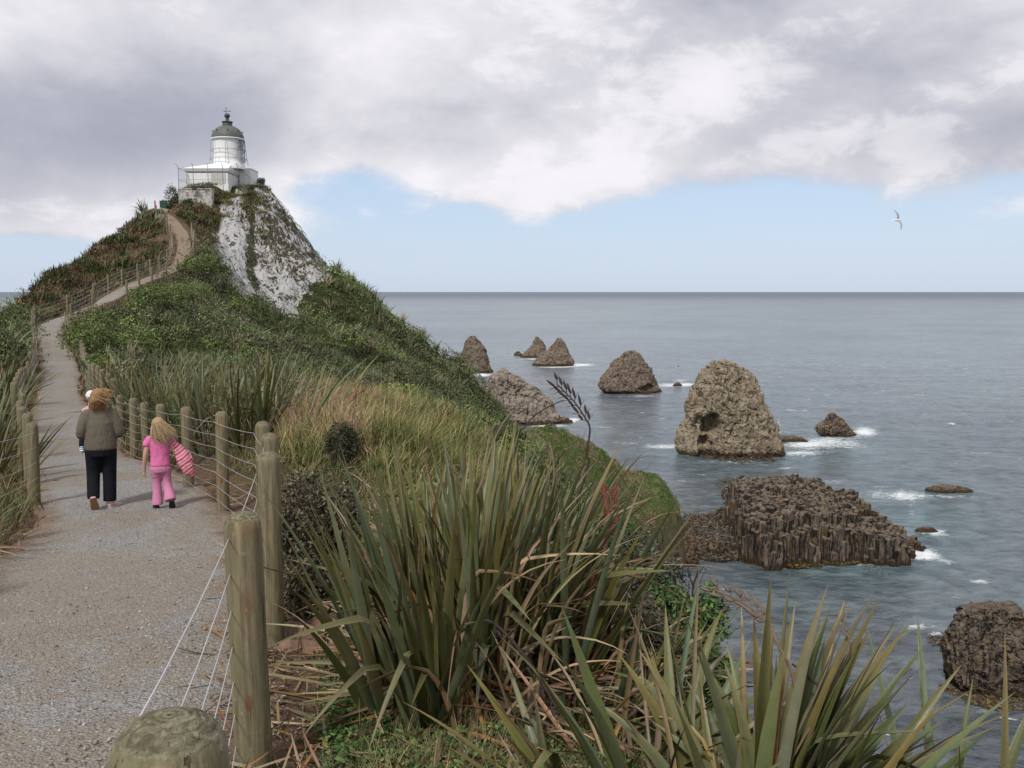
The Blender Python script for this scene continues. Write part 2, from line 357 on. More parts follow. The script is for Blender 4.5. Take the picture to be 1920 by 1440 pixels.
# ------------------------------------------------------------------ ground
def ground_material():
    m, g, b = material('ground cover', 0.95, 0.1)
    pos = g.pos(); mk = g.sep(g.attr('Mask')); mk2 = g.sep(g.attr('Mask2'))
    nA = g.noise(pos, 0.35, 6, 0.6); nB = g.noise(pos, 2.2, 6, 0.65); nC = g.noise(pos, 14, 6, 0.7)
    green = g.mix(g.ss(nB, 0.3, 0.7), (0.022, 0.030, 0.012), (0.055, 0.07, 0.022))
    brown = g.mix(g.ss(nB, 0.3, 0.7), (0.075, 0.052, 0.032), (0.15, 0.11, 0.065))
    soil = g.mix(nC, (0.07, 0.046, 0.030), (0.20, 0.135, 0.09))
    hgrass = g.mix(g.ss(nB, 0.3, 0.7), g.mix(g.ss(nA, 0.4, 0.6), (0.045, 0.085, 0.018), (0.075, 0.095, 0.03)), g.mix(g.ss(nA, 0.45, 0.62), (0.09, 0.13, 0.035), (0.19, 0.16, 0.085)))
    c = g.mix(g.ss(g.m('ADD', mk[2], g.m('MULTIPLY', g.m('SUBTRACT', nA, 0.5), 0.7)), 0.35, 0.65), green, brown)
    c = g.mix(mk2[1], c, hgrass)
    c = g.mix(mk2[2], c, soil)
    # bare white face of the stack: pale lichened rock with dark pockets running down the dip
    v = g.node('ShaderNodeMapping'); g.put(v.inputs['Vector'], pos); v.inputs['Rotation'].default_value = (0, R(38), 0); v.inputs['Scale'].default_value = (1.6, 1.2, 0.42)
    vv = v.outputs[0]
    pk = g.noise(vv, 1.5, 7, 0.72, 0.6); pk2 = g.noise(vv, 0.42, 4, 0.5, 0.3)
    dark = g.ss(g.m('ADD', g.m('ADD', pk, g.m('MULTIPLY', pk2, 0.42)), g.m('MULTIPLY', mk[0], 0.16)), 0.755, 0.79)
    white = g.mix(g.noise(pos, 5, 5, .7), (0.38, 0.375, 0.37), (0.74, 0.73, 0.72))
    rock = g.mix(dark, white, g.mix(g.ss(g.noise(vv, 3.2, 5, .8), .35, .65), (0.02, 0.026, 0.014), (0.15, 0.125, 0.085)))
    c = g.mix(g.ss(g.m('ADD', mk[1], g.m('MULTIPLY', g.m('SUBTRACT', nB, 0.5), 0.8)), 0.4, 0.55), c, rock)
    # dark cliff rock low down
    cl = g.mix(g.noise(g.scalev(pos, (1, 1, 0.3)), 1.2, 7, .7), (0.022, 0.017, 0.013), (0.20, 0.145, 0.105))
    cl = g.mix(g.ss(g.noise(g.scalev(pos, (1.2, 1.2, 0.25)), 0.7, 5, .7), .5, .38), cl, (0.02, 0.016, 0.012))
    c = g.mix(mk2[0], c, cl)
    g.put(b.inputs['Base Color'], c)
    hgt = g.m('ADD', g.m('MULTIPLY', nC, 0.15), g.m('ADD', g.m('MULTIPLY', nB, 0.8), g.m('MULTIPLY', g.m('MULTIPLY', pk, mk[1]), 2.5)))
    g.put(b.inputs['Normal'], g.bump(hgt, 0.8, 0.35))
    return m
ANG = np.concatenate([np.linspace(-180, -45, 50)[:-1], np.linspace(-45, 40, 620), np.linspace(40, 180, 50)[1:-1]]) * math.pi / 180
RAD = np.concatenate([[0.02], np.geomspace(0.35, 300, 520)])
A_, R_ = np.meshgrid(ANG, RAD); GX = (R_ * np.sin(A_)).ravel(); GY = (R_ * np.cos(A_)).ravel()
GZ = height(GX, GY); nr, na = A_.shape
PD, PH, PWD = path_info(GX, GY)
_i, _j = np.meshgrid(np.arange(nr - 1), np.arange(na), indexing='ij'); _j2 = (_j + 1) % na
GF = np.stack([_i * na + _j, _i * na + _j2, (_i + 1) * na + _j2, (_i + 1) * na + _j], -1).reshape(-1, 4)[:, ::-1]
GPX, GPY = proj(GX, GY, GZ); GR = np.hypot(GX, GY)
FACE = [(455, 352), (415, 385), (408, 425), (392, 468), (430, 510), (452, 560), (500, 575), (545, 604), (556, 600), (575, 560), (612, 530), (628, 510), (590, 470), (560, 425), (540, 385), (505, 352), (470, 350)]
ns = fbm(np.stack([GX, GY, GZ], 1) * 0.4, 3, 21)
mask_face = np.where((GR > 85) & (GR < 130) & (GY > 80), sstep(-10, 6, sdpoly(GPX + ns * 10, GPY + ns * 9, FACE)), 0)
gz2 = GZ.reshape(nr, na); d_r = np.gradient(gz2, axis=0) / np.gradient(R_, axis=0)
d_a = np.gradient(gz2, axis=1) / (R_ * np.gradient(A_, axis=1)); slope = np.hypot(d_r, d_a).ravel()
mask_cliff = sstep(-49.5, -52, GZ + ns * 0.8)
mask_head = sstep(-21, -26, GZ) * (GY > 120)
def region(px0, py0, w, h, rmin, rmax):
    return np.exp(-((GPX - px0) / w) ** 2 - ((GPY - py0) / h) ** 2) * (GR > rmin) * (GR < rmax)
brown = np.clip((GPX < 330) * (GR > 62) * (GPY < 600) * (GPX - 330 < (500 - GPY) * .3) + region(700, 780, 260, 70, 9, 30) + region(390, 420, 60, 60, 80, 125) + region(560, 1300, 260, 200, 2, 9), 0, 1) * (GR < 130)
mask_soil = np.clip((1 - .55 * (GR > 55)) * sstep(1.1, 0.3, PD - PWD - 0.25 * ns) + region(560, 1250, 120, 110, 3, 8) + region(690, 835, 60, 14, 10, 18), 0, 1)
strip = np.exp(-((GPX - (467 + (GPY - 360) * .06) + ns * 5) / 8) ** 2) * sstep(560, 500, GPY) + .62 * sstep(470, 520, GPX + ns * 12) * sstep(590, 480, GPY) + .9 * np.exp(-((GPX - 466) / 9) ** 2 - ((GPY - 490) / 28) ** 2)
g1 = np.stack([np.clip(strip, 0, 1), mask_face, brown], 1); g2 = np.stack([mask_cliff, mask_head, mask_soil], 1)
# real relief in the white face
relief = fbm(np.stack([GX * 1.2 + GZ * .5, GY * 1.2, GZ * 0.35], 1), 4, 33)
GZ = GZ + mask_face * relief * 0.55 + mask_cliff * (GY > 100) * 2.2 * fbm(np.stack([GX * .35, GY * .35, GZ * .12], 1), 4, 8)
ground = npmesh('ground', np.stack([GX, GY, GZ], 1), GF, ground_material(), cols={'Mask': g1, 'Mask2': g2})
tag(ground, kind='structure')
def hz(x, y):
    return height(np.atleast_1d(x), np.atleast_1d(y))

# ------------------------------------------------------------------ path
def path_material():
    m, g, b = material('gravel path', 0.95, 0.15)
    pos = g.pos(); e = g.sep(g.attr('Col'))[0]
    big = g.noise(pos, 0.55, 5, 0.6, 0.6); mid = g.noise(pos, 3.5, 6, 0.65); fine = g.noise(pos, 60, 4, 0.8)
    v = g.voro(pos, 75, 'Color'); vs_ = g.sep(v)[0]; v2 = g.sep(g.voro(pos, 62, 'Color'))[1]
    dirt = g.mix(mid, (0.17, 0.140, 0.100), (0.31, 0.262, 0.20))
    grav = g.mix(g.m('ADD', g.m('MULTIPLY', vs_, 0.6), g.m('MULTIPLY', fine, 0.4)), (0.095, 0.094, 0.088), (0.42, 0.40, 0.375))
    c = g.mix(g.ss(g.m('ADD', big, g.m('MULTIPLY', g.m('SUBTRACT', mid, 0.5), 0.5)), 0.42, 0.56), grav, g.mix(0.35, dirt, grav))
    c = g.mix(g.m('MULTIPLY', g.ss(v2, 0.93, 0.97), .6), c, (0.46, 0.42, 0.39))
    c = g.mix(g.ss(g.m('ADD', e, g.m('MULTIPLY', g.m('SUBTRACT', mid, 0.5), 0.7)), 0.62, 0.95), c, g.mix(fine, (0.12, 0.08, 0.055), (0.30, 0.21, 0.145)))
    c = g.mix(g.m('MULTIPLY', g.ss(g.sep(pos)[2], -1.5, 3.0), .75), c, g.mix(g.noise(pos, 1.2, 5, .7), (0.17, 0.115, 0.07), (0.30, 0.225, 0.15)))
    g.put(b.inputs['Base Color'], c)
    h = g.m('ADD', g.voro(pos, 60, 'Distance'), g.m('ADD', g.m('MULTIPLY', g.voro(pos, 25, 'Distance'), 0.8), g.m('MULTIPLY', mid, 0.6)))
    g.put(b.inputs['Normal'], g.bump(h, 0.9, 0.016))
    return m
def build_path():
    pts = PC; d = np.gradient(pts[:, :2], axis=0); d /= np.linalg.norm(d, axis=1)[:, None] + 1e-9
    nrm = np.stack([d[:, 1], -d[:, 0]], 1)
    # densify along
    s = np.concatenate([[0], np.cumsum(np.linalg.norm(np.diff(pts[:, :2], axis=0), axis=1))]); ss = []; t = 0
    while t < s[-1]:
        ss.append(t); x0 = np.interp(t, s, np.hypot(pts[:, 0], pts[:, 1])); t += 0.08 + 0.012 * x0
    ss = np.array(ss); px = np.interp(ss, s, pts[:, 0]); py = np.interp(ss, s, pts[:, 1]); nx = np.interp(ss, s, nrm[:, 0]); ny = np.interp(ss, s, nrm[:, 1]); w = np.interp(ss, s, PW)
    U = np.linspace(-1, 1, 41)
    edge = 1 + 0.10 * fbm(np.stack([ss * 0.9, 0 * ss, 0 * ss], 1), 3, 2)
    X = px[:, None] + nx[:, None] * U[None] * (w * edge)[:, None] * 1.08; Y = py[:, None] + ny[:, None] * U[None] * (w * edge)[:, None] * 1.08
    Z = hz(X.ravel(), Y.ravel()).reshape(X.shape); r = np.hypot(X, Y)
    au = np.abs(U)[None] + 0 * X
    Z = Z + (0.012 + 0.0022 * r) * (1 - sstep(0.93, 1.0, au)) - (0.05 + .002 * r) * sstep(0.95, 1.0, au) + 0.008 * fbm(np.stack([X.ravel(), Y.ravel(), 0 * X.ravel()], 1) * 5, 3, 4).reshape(X.shape)
    n, mcol = X.shape; i, j = np.meshgrid(np.arange(n - 1), np.arange(mcol - 1), indexing='ij')
    f = np.stack([i * mcol + j, i * mcol + j + 1, (i + 1) * mcol + j + 1, (i + 1) * mcol + j], -1).reshape(-1, 4)
    o = npmesh('path', np.stack([X.ravel(), Y.ravel(), Z.ravel()], 1), f, path_material(), cols=au.ravel())
    tag(o, kind='structure')
build_path()

# ------------------------------------------------------------------ sea
FOAM = [(1560, 826, 55, 9, .7), (1500, 850, 50, 5, .7), (1622, 810, 28, 10, 1.0), (1590, 838, 90, 8, .45), (1500, 834, 40, 8, .7), (1250, 836, 55, 6, .8), (1300, 845, 30, 6, .7), (1170, 829, 40, 3, .45), (1380, 866, 90, 4, .55), (1590, 1060, 90, 3, .55), (1470, 1064, 50, 3, .4), (1770, 1262, 8, 30, .5), (1850, 1336, 60, 4, .5), (1620, 975, 10, 12, .5),
        (1690, 930, 40, 12, .75), (1780, 932, 60, 5, .6), (1700, 1044, 50, 7, 1.1), (1735, 1036, 30, 12, .9), (1775, 1052, 22, 5, .6), (1755, 1000, 30, 6, .85), (1840, 1088, 26, 5, .8), (1722, 1178, 32, 5, .9), (1752, 1190, 18, 4, .8),
        (892, 703, 42, 3.2, 1.1), (1090, 684, 30, 3, 1.0), (1040, 688, 45, 2.5, .8), (1000, 673, 40, 2, .7), (970, 664, 18, 3, .6), (1075, 787, 22, 5, .9), (1030, 799, 45, 3, .9), (1250, 722, 30, 5, .7), (1290, 721, 26, 4, .8), (1275, 713, 18, 3, .6), (1205, 743, 36, 3, .6), (1310, 850, 14, 5, .8),
        (1430, 885, 60, 4, .3), (1560, 905, 30, 4, .5), (1710, 960, 16, 20, .35), (1900, 1325, 30, 6, .5), (1800, 1060, 50, 4, .3), (1640, 925, 20, 14, .4), (1460, 795, 6, 20, .5)]
TEAL = [(1300, 850, 200, 40, .5), (1560, 840, 160, 40, .7), (1700, 1000, 150, 60, .8), (1620, 1060, 180, 40, .5), (1500, 1130, 200, 60, .35), (1900, 1180, 120, 60, .8), (900, 610, 260, 18, .75), (1400, 940, 120, 50, .3), (1720, 940, 100, 40, .6)]
def sea_material():
    m, g, b = material('sea water', 0.12, 0.5)
    pos = g.pos(); c_ = g.sep(g.attr('Col')); foam, teal, dist = c_[0], c_[1], c_[2]
    st = g.scalev(pos, (0.55, 1.0, 1.0))
    n0 = g.noise(pos, 0.004, 4, 0.55); n1 = g.noise(st, 0.045, 5, 0.6, 0.4); n2 = g.noise(st, 0.32, 5, 0.62, 0.5); n3 = g.noise(st, 1.7, 4, 0.6)
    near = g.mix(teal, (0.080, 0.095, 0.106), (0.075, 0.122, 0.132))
    base = g.mix(dist, near, g.mix(g.ss(n0, .38, .62), (0.12, 0.145, 0.175), (0.14, 0.18, 0.20)))  # base colour lightens with distance, standing in for reflected sky
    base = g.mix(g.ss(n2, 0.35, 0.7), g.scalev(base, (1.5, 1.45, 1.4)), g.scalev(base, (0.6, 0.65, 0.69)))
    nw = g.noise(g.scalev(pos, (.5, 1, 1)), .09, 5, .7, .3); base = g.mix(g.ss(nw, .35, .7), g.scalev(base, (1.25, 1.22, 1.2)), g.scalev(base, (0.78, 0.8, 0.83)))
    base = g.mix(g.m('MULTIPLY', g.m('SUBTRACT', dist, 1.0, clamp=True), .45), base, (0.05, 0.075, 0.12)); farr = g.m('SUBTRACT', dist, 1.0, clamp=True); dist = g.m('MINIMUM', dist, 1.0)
    f = g.m('ADD', foam, g.m('MULTIPLY', g.m('SUBTRACT', g.noise(st, 0.55, 8, 0.72, 1.6), 0.5), 2.4))
    fm = g.m('MULTIPLY', g.m('MULTIPLY', g.ss(f, 0.34, 1.0), .95), g.ss(foam, 0.06, 0.4))
    cap = g.noise(g.scalev(pos, (0.30, 0.9, 1)), 0.22, 5, 0.62, 0.4)
    cap2 = g.noise(g.vm('ADD', pos, (91, 40, 0)), 0.02, 3, 0.5)
    cm = g.m('MULTIPLY', g.ss(g.m('ADD', cap, g.m('MULTIPLY', cap2, 0.12)), 0.735, 0.785), 0.85)
    cm = g.m('MULTIPLY', cm, g.lin(dist, 0.0, 0.9, 1.0, 0.5))
    fm = g.m('MAXIMUM', fm, cm)
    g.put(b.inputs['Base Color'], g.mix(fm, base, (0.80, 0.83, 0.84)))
    g.put(b.inputs['Roughness'], g.m('ADD', g.m('ADD', g.lin(dist, 0, 1, 0.16, 0.32), g.m('MULTIPLY', farr, .2)), g.m('MULTIPLY', fm, 0.5), clamp=True))
    b.inputs['IOR'].default_value = 1.33
    h = g.m('ADD', g.m('MULTIPLY', n1, 2.4), g.m('ADD', g.m('MULTIPLY', n2, 1.25), g.m('MULTIPLY', n3, 0.3)))
    g.put(b.inputs['Normal'], g.bump(h, g.lin(dist, 0, 1, 0.95, 0.26), 1.0))
    return m
def build_sea():
    ang = np.concatenate([np.linspace(-180, -40, 60)[:-1], np.linspace(-40, 45, 520), np.linspace(45, 180, 60)[1:-1]]) * math.pi / 180
    rad = np.concatenate([[2.0, 40], np.geomspace(90, 3000, 620), np.geomspace(3300, 200000, 30)])
    A, RR = np.meshgrid(ang, rad); X = (RR * np.sin(A)).ravel(); Y = (RR * np.cos(A)).ravel(); Z = np.full(X.shape, SEA)
    px, py = proj(X, Y, Z); front = Y > 60
    far_ = sstep(2500, 14000, np.hypot(X, Y))
    foam = np.zeros(X.shape); teal = np.zeros(X.shape)
    for a, b_, w_, h_, k in FOAM: foam += k * np.exp(-((px - a) / w_) ** 2 - ((py - b_) / h_) ** 2) * front
    for a, b_, w_, h_, k in TEAL: teal += k * np.exp(-((px - a) / w_) ** 2 - ((py - b_) / h_) ** 2) * front
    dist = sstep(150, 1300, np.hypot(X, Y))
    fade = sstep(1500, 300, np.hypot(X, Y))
    p = np.stack([X * .6, Y, 0 * X], 1)
    Z = Z + fade * (0.35 * fbm(p * 0.06, 3, 71) + 0.12 * fbm(p * .35, 2, 5)) 
    nr_, na_ = A.shape; i, j = np.meshgrid(np.arange(nr_ - 1), np.arange(na_), indexing='ij'); j2 = (j + 1) % na_
    f = np.stack([i * na_ + j, i * na_ + j2, (i + 1) * na_ + j2, (i + 1) * na_ + j], -1).reshape(-1, 4)[:, ::-1]
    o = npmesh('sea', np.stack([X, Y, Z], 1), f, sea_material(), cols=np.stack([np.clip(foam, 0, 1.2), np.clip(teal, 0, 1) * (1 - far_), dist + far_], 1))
    tag(o, kind='structure')
build_sea()

# ------------------------------------------------------------------ rock stacks
def rock_material(name, lo, hi, speck=0.3, green=0.2, warm=(0.30, 0.20, 0.09), warmth=0.3, scale=1.0, wet=3.0, joints=0.0):
    m, g, b = material(name, 0.92, 0.15)
    pos = g.pos(); nz = g.sep(g.nrm())[2]; z = g.sep(pos)[2]
    a = g.noise(pos, 0.22 * scale, 6, 0.65, 0.3); st = g.scalev(pos, (1, 1, 0.35)); c2 = g.noise(st, 0.9 * scale, 8, 0.74, 0.3); f = g.noise(pos, 0.8 * scale, 8, 0.85); f2 = g.noise(g.vm('ADD', pos, (3, 7, 1)), 0.7 * scale, 5, 0.7)
    c = g.mix(g.ss(c2, 0.32, 0.68), lo, hi)
    c = g.mix(g.m('MULTIPLY', g.ss(a, 0.45, 0.65), warmth), c, warm)
    c = g.mix(g.m('MULTIPLY', g.m('MULTIPLY', g.ss(g.noise(g.vm('ADD', pos, (30, 9, 4)), 0.3 * scale, 6, 0.7), 0.5, 0.62), g.ss(nz, 0.0, 0.5)), green), c, (0.07, 0.10, 0.025))
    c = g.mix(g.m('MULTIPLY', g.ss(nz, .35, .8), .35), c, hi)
    c = g.mix(g.m('MULTIPLY', g.ss(f, 0.55, 0.64), speck), c, (0.50, 0.48, 0.45))
    c = g.mix(g.m('MULTIPLY', g.ss(f, 0.44, 0.34), 0.7), c, (0.025, 0.02, 0.016))
    c = g.mix(g.m('MULTIPLY', g.ss(f2, .5, .36), .6), c, g.scalev(c, (.45, .45, .42)))
    if joints:
        jv = g.vm('ADD', g.scalev(pos, (1, 1, .06)), g.scalev(g.noise(pos, .5, 3, .6, 0, True), (.8, .8, .8)))
        je = g.voro(jv, .75, 'Distance', 'DISTANCE_TO_EDGE'); jc = g.sep(g.voro(jv, .75, 'Color'))[0]
        c = g.mix(g.m('MULTIPLY', g.ss(nz, .6, .2), joints), c, g.mix(jc, g.scalev(c, (.45, .45, .45)), g.scalev(c, (1.35, 1.35, 1.38))))
        c = g.mix(g.m('MULTIPLY', g.ss(je, .10, .03), g.m('MULTIPLY', g.ss(nz, .8, .4), joints)), c, (.012, .01, .008))
    zz = g.m('ADD', z, g.m('MULTIPLY', g.m('SUBTRACT', c2, 0.5), wet * 1.3))
    c = g.mix(g.ss(zz, SEA + wet, SEA + wet * 0.35), c, g.mix(f, (0.022, 0.017, 0.012), (0.085, 0.055, 0.028)))
    g.put(b.inputs['Base Color'], c)
    g.put(b.inputs['Normal'], g.bump(g.m('ADD', g.m('MULTIPLY', c2, 1.2), g.m('MULTIPLY', f, 0.35)), 0.9, 0.7 / scale))
    return m
def stack_rock(outline, depth, mat, label, seed=0, amp=0.07, cols=200, rows=130, cave=None, column=0.0, group='rock stacks standing in the sea', name='sea_stack'):
    """outline: list of (photo y, left x, right x) from top down; the last row is the waterline"""
    by = outline[-1][0]; Y0 = PZ((outline[-1][1] + outline[-1][2]) / 2, by, SEA)[1]
    wbase = (outline[-1][2] - outline[-1][1]) / F * Y0; Yc = Y0 + wbase * depth * 0.5
    zs, xl, xr = [], [], []
    for (py, a, b_) in outline:
        q = P((a + b_) / 2, py, Yc); zs.append(q[2]); xl.append(P(a, py, Yc)[0]); xr.append(P(b_, py, Yc)[0])
    # the waterline at Yc lies at SEA
    zs = np.array(zs); zs = zs[0] - (zs[0] - zs) * (zs[0] - SEA) / (zs[0] - zs[-1]) if False else zs
    zs[-1] = min(zs[-1], SEA - 0.3)
    zl = np.append(zs, SEA - 3); xl = np.append(xl, xl[-1]); xr = np.append(xr, xr[-1])
    T = np.linspace(0, 1, rows) ** 1.15; zrow = zl[0] + (zl[-1] - zl[0]) * T
    L = np.interp(-zrow, -zl, xl); Rr = np.interp(-zrow, -zl, xr); cx = (L + Rr) / 2; hw = (Rr - L) / 2
    hd = hw * depth
    th = np.linspace(0, 2 * math.pi, cols, endpoint=False)
    X = cx[:, None] + hw[:, None] * np.sign(np.cos(th)) * np.abs(np.cos(th)) ** 0.85; Yy = Yc + hd[:, None] * np.sign(np.sin(th)) * np.abs(np.sin(th)) ** 0.85
    Z = zrow[:, None] + 0 * X
    p = np.stack([X.ravel(), Yy.ravel(), Z.ravel()], 1); size = hw.max()
    nx = np.stack([np.cos(th)[None] + 0 * X, np.sin(th)[None] + 0 * X], -1).reshape(-1, 2)
    q = p / size + seed * 3.7
    n = fbm(q * np.array([2.2, 2.2, 1.6]), 7, seed, 0.62); rid = 1 - np.abs(fbm(q * np.array([3.5, 3.5, 1.5]), 4, seed + 5))
    k = np.minimum(1, (hw / (0.25 * size)))[:, None].repeat(cols, 1).ravel()
    disp = size * amp * (1.1 * n + 0.9 * (rid - 0.7)) * (0.35 + 0.65 * k)
    led = np.abs(((p[:, 2] + .25 * p[:, 0] + 2.0 * fbm(p / size * 2.5, 3, seed + 60)) / (size * .16)) % 1 - .5) * 2; disp += size * amp * .13 * (led - .5) * k + size * amp * .22 * np.abs(fbm(p / size * 9, 4, seed + 80)) * k
    crk = np.abs(fbm(np.stack([p[:, 0], p[:, 1], p[:, 2] * .25], 1) / size * 5.5, 3, seed + 70)); disp -= size * amp * .8 * np.exp(-(crk / .05) ** 2) * k
    if column:
        cv_ = vnoise(np.stack([p[:, 0] * column, p[:, 1] * column, p[:, 2] * 0.02 * column], 1), seed + 9) ; disp += size * amp * 0.5 * np.round(cv_ * 3) / 3 * k
    cs = size * .085; wq = p / cs + .5 * fbm(p / size * 5, 2, seed + 33)[:, None]; ci = np.floor(wq * np.array([1, 1, .7])).astype(np.int64); disp += size * amp * .32 * _hash(ci[:, 0], ci[:, 1], ci[:, 2], seed + 90) * k
    disp -= size * amp * .12
    if cave:
        wob = fbm(p * .22, 3, seed + 40)
        for cxp, cyp, rx, rz, dep in cave:
            c0 = P(cxp, cyp, Yc); dd = ((p[:, 0] - c0[0]) / rx) ** 2 + ((p[:, 2] - c0[2]) / rz) ** 2 + .45 * wob
            p[:, 1] += dep * (1 / (1 + np.exp((dd - 1) * 7))) * (p[:, 1] < Yc)
    p[:, 0] += nx[:, 0] * disp; p[:, 1] += nx[:, 1] * disp; p[:, 2] += (size * amp * 0.8 * fbm(q * 4 + 9, 4, seed + 2)) * np.clip((p[:, 2] - SEA) / (0.3 * size), 0, 1)
    i, j = np.meshgrid(np.arange(rows - 1), np.arange(cols), indexing='ij'); j2 = (j + 1) % cols
    f = np.stack([i * cols + j, (i + 1) * cols + j, (i + 1) * cols + j2, i * cols + j2], -1).reshape(-1, 4)
    # close the summit
    top = p[:cols].mean(0) + [0, 0, 0.02 * size]; p = np.vstack([p, top]); tf = np.stack([np.full(cols, len(p) - 1), np.arange(cols), (np.arange(cols) + 1) % cols, (np.arange(cols) + 1) % cols], 1)
    org = np.array([p[:, 0].mean(), Yc, SEA])
    me_f = f; o = npmesh(name, p - org, np.vstack([me_f]), mat); o.location = org
    # cap as tris joined in
    bm_v = p - org
    me = o.data; bpy.data.meshes.remove(me)
    tris = tf[:, [0, 1, 2]]
    o2 = quadtri(name, bm_v, me_f, tris, mat); o2.location = org
    return tag(o2, label, 'rock stack', group)
def quadtri(name, v, q, t, mat, cols=None):
    me = bpy.data.meshes.new(name); v = np.asarray(v, np.float32); me.vertices.add(len(v)); me.vertices.foreach_set('co', v.ravel())
    loops = np.concatenate([np.asarray(q, np.int32).ravel(), np.asarray(t, np.int32).ravel()]); tot = np.concatenate([np.full(len(q), 4, np.int32), np.full(len(t), 3, np.int32)])
    me.loops.add(len(loops)); me.loops.foreach_set('vertex_index', loops); me.polygons.add(len(tot))
    me.polygons.foreach_set('loop_start', np.concatenate([[0], np.cumsum(tot)[:-1]]).astype(np.int32)); me.polygons.foreach_set('loop_total', tot)
    me.polygons.foreach_set('use_smooth', np.zeros(len(tot), bool)); me.materials.append(mat); me.update(calc_edges=True); me.validate()
    o = bpy.data.objects.new(name, me); C.objects.link(o); return o
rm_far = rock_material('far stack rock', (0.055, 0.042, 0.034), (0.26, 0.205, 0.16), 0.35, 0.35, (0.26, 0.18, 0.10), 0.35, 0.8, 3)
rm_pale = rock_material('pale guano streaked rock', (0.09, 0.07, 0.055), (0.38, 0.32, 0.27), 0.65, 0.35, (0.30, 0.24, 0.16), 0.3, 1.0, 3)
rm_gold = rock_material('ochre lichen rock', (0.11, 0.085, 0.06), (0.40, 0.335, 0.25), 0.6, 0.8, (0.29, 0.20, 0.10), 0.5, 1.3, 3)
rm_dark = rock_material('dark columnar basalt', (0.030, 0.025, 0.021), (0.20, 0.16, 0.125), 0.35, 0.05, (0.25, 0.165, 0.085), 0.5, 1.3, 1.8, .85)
stack_rock([(631, 880, 893), (640, 873, 902), (652, 869, 908), (668, 864, 914), (680, 860, 918), (690, 854, 921), (700, 852, 926)], 0.8, rm_far, 'tall pillar shaped sea stack just past the foot of the green slope', 3, 0.07, 140, 90)
stack_rock([(632, 1004, 1009), (640, 1000, 1015), (648, 995, 1022), (660, 984, 1028), (671, 973, 1035)], 0.7, rm_far, 'farthest small peaked sea stack, partly hidden by its twin', 5, 0.06, 120, 70)
stack_rock([(634, 1044, 1051), (642, 1037, 1060), (655, 1027, 1065), (668, 1012, 1071), (678, 1003, 1074), (687, 995, 1076)], 0.7, rm_far, 'small jagged sea stack with a sloping left flank, in front of its twin', 8, 0.06, 120, 70)
stack_rock([(659, 968, 973), (663, 964, 977), (667, 962, 979)], 0.6, rm_dark, 'tiny dark rock poking out beside the farthest twin stacks', 11, 0.1, 60, 30)
stack_rock([(691, 940, 948), (700, 931, 962), (720, 918, 990), (740, 900, 1016), (755, 892, 1036), (772, 886, 1044), (782, 884, 1062), (790, 884, 1076), (798, 884, 1079)], 0.55, rm_pale, 'wedge shaped pale sea stack behind the edge of the green hillside', 14, 0.06, 220, 130, column=1.2)
stack_rock([(657, 1178, 1190), (664, 1166, 1199), (680, 1149, 1212), (690, 1143, 1220), (705, 1128, 1226), (720, 1122, 1233), (730, 1124, 1240), (739, 1136, 1244)], 0.75, rm_far, 'rounded dome shaped sea stack with a dark overhang at its right foot', 17, 0.06, 200, 120, cave=[(1212, 724, 5.5, 2.0, 4.0)])
stack_rock([(678, 1350, 1366), (682, 1330, 1384), (688, 1320, 1398), (704, 1311, 1414), (728, 1301, 1425), (752, 1291, 1436), (780, 1283, 1446), (810, 1276, 1453), (835, 1271, 1456), (846, 1274, 1460), (858, 1292, 1463)], 0.62, rm_gold, 'largest ochre sea stack with a dark cave in its left side', 21, 0.075, 320, 230, cave=[(1325, 789, 2.9, 3.3, 6.5), (1306, 806, 4.2, 5.5, 2.6), (1314, 838, 2.2, 6.0, 4.0)])
stack_rock([(775, 1556, 1566), (784, 1547, 1579), (795, 1536, 1587), (806, 1531, 1597), (814, 1536, 1604), (820, 1552, 1610)], 0.6, rm_dark, 'small dark peaked rock with foam breaking to its right', 25, 0.08, 110, 60)
stack_rock([(817, 1460, 1490), (822, 1450, 1508), (829, 1448, 1521)], 0.5, rm_dark, 'low dark ledge awash at the right foot of the largest stack', 27, 0.05, 100, 30, group='low rocks awash')
stack_rock([(911, 1750, 1800), (917, 1738, 1820), (926, 1737, 1826)], 0.45, rm_dark, 'long low dark rock awash at right with foam to its left', 29, 0.06, 120, 30, group='low rocks awash')
stack_rock([(989, 1728, 1750), (995, 1716, 1758), (1001, 1712, 1765)], 0.5, rm_dark, 'small flat rock awash off the tip of the basalt platform', 31, 0.06, 90, 30, group='low rocks awash')
stack_rock([(717, 1267, 1272), (720, 1263, 1277), (724, 1260, 1280)], 0.5, rm_dark, 'tiny dark rock in surf right of the dome shaped stack', 33, 0.1, 50, 20, group='low rocks awash')
stack_rock([(1132, 1840, 1895), (1140, 1815, 1915), (1150, 1803, 1925), (1180, 1790, 1945), (1215, 1778, 1965), (1260, 1782, 1975), (1290, 1790, 1985), (1312, 1806, 2000)], 0.6, rm_dark, 'dark squat basalt rock with brown cap at the lower right edge', 37, 0.07, 260, 170, column=1.6)
stack_rock([(1005, 1338, 1348), (1015, 1328, 1358), (1030, 1324, 1362), (1040, 1330, 1362)], 0.7, rm_dark, 'kelp covered boulder between the headland and the basalt platform', 39, 0.1, 80, 50, group='low rocks awash')

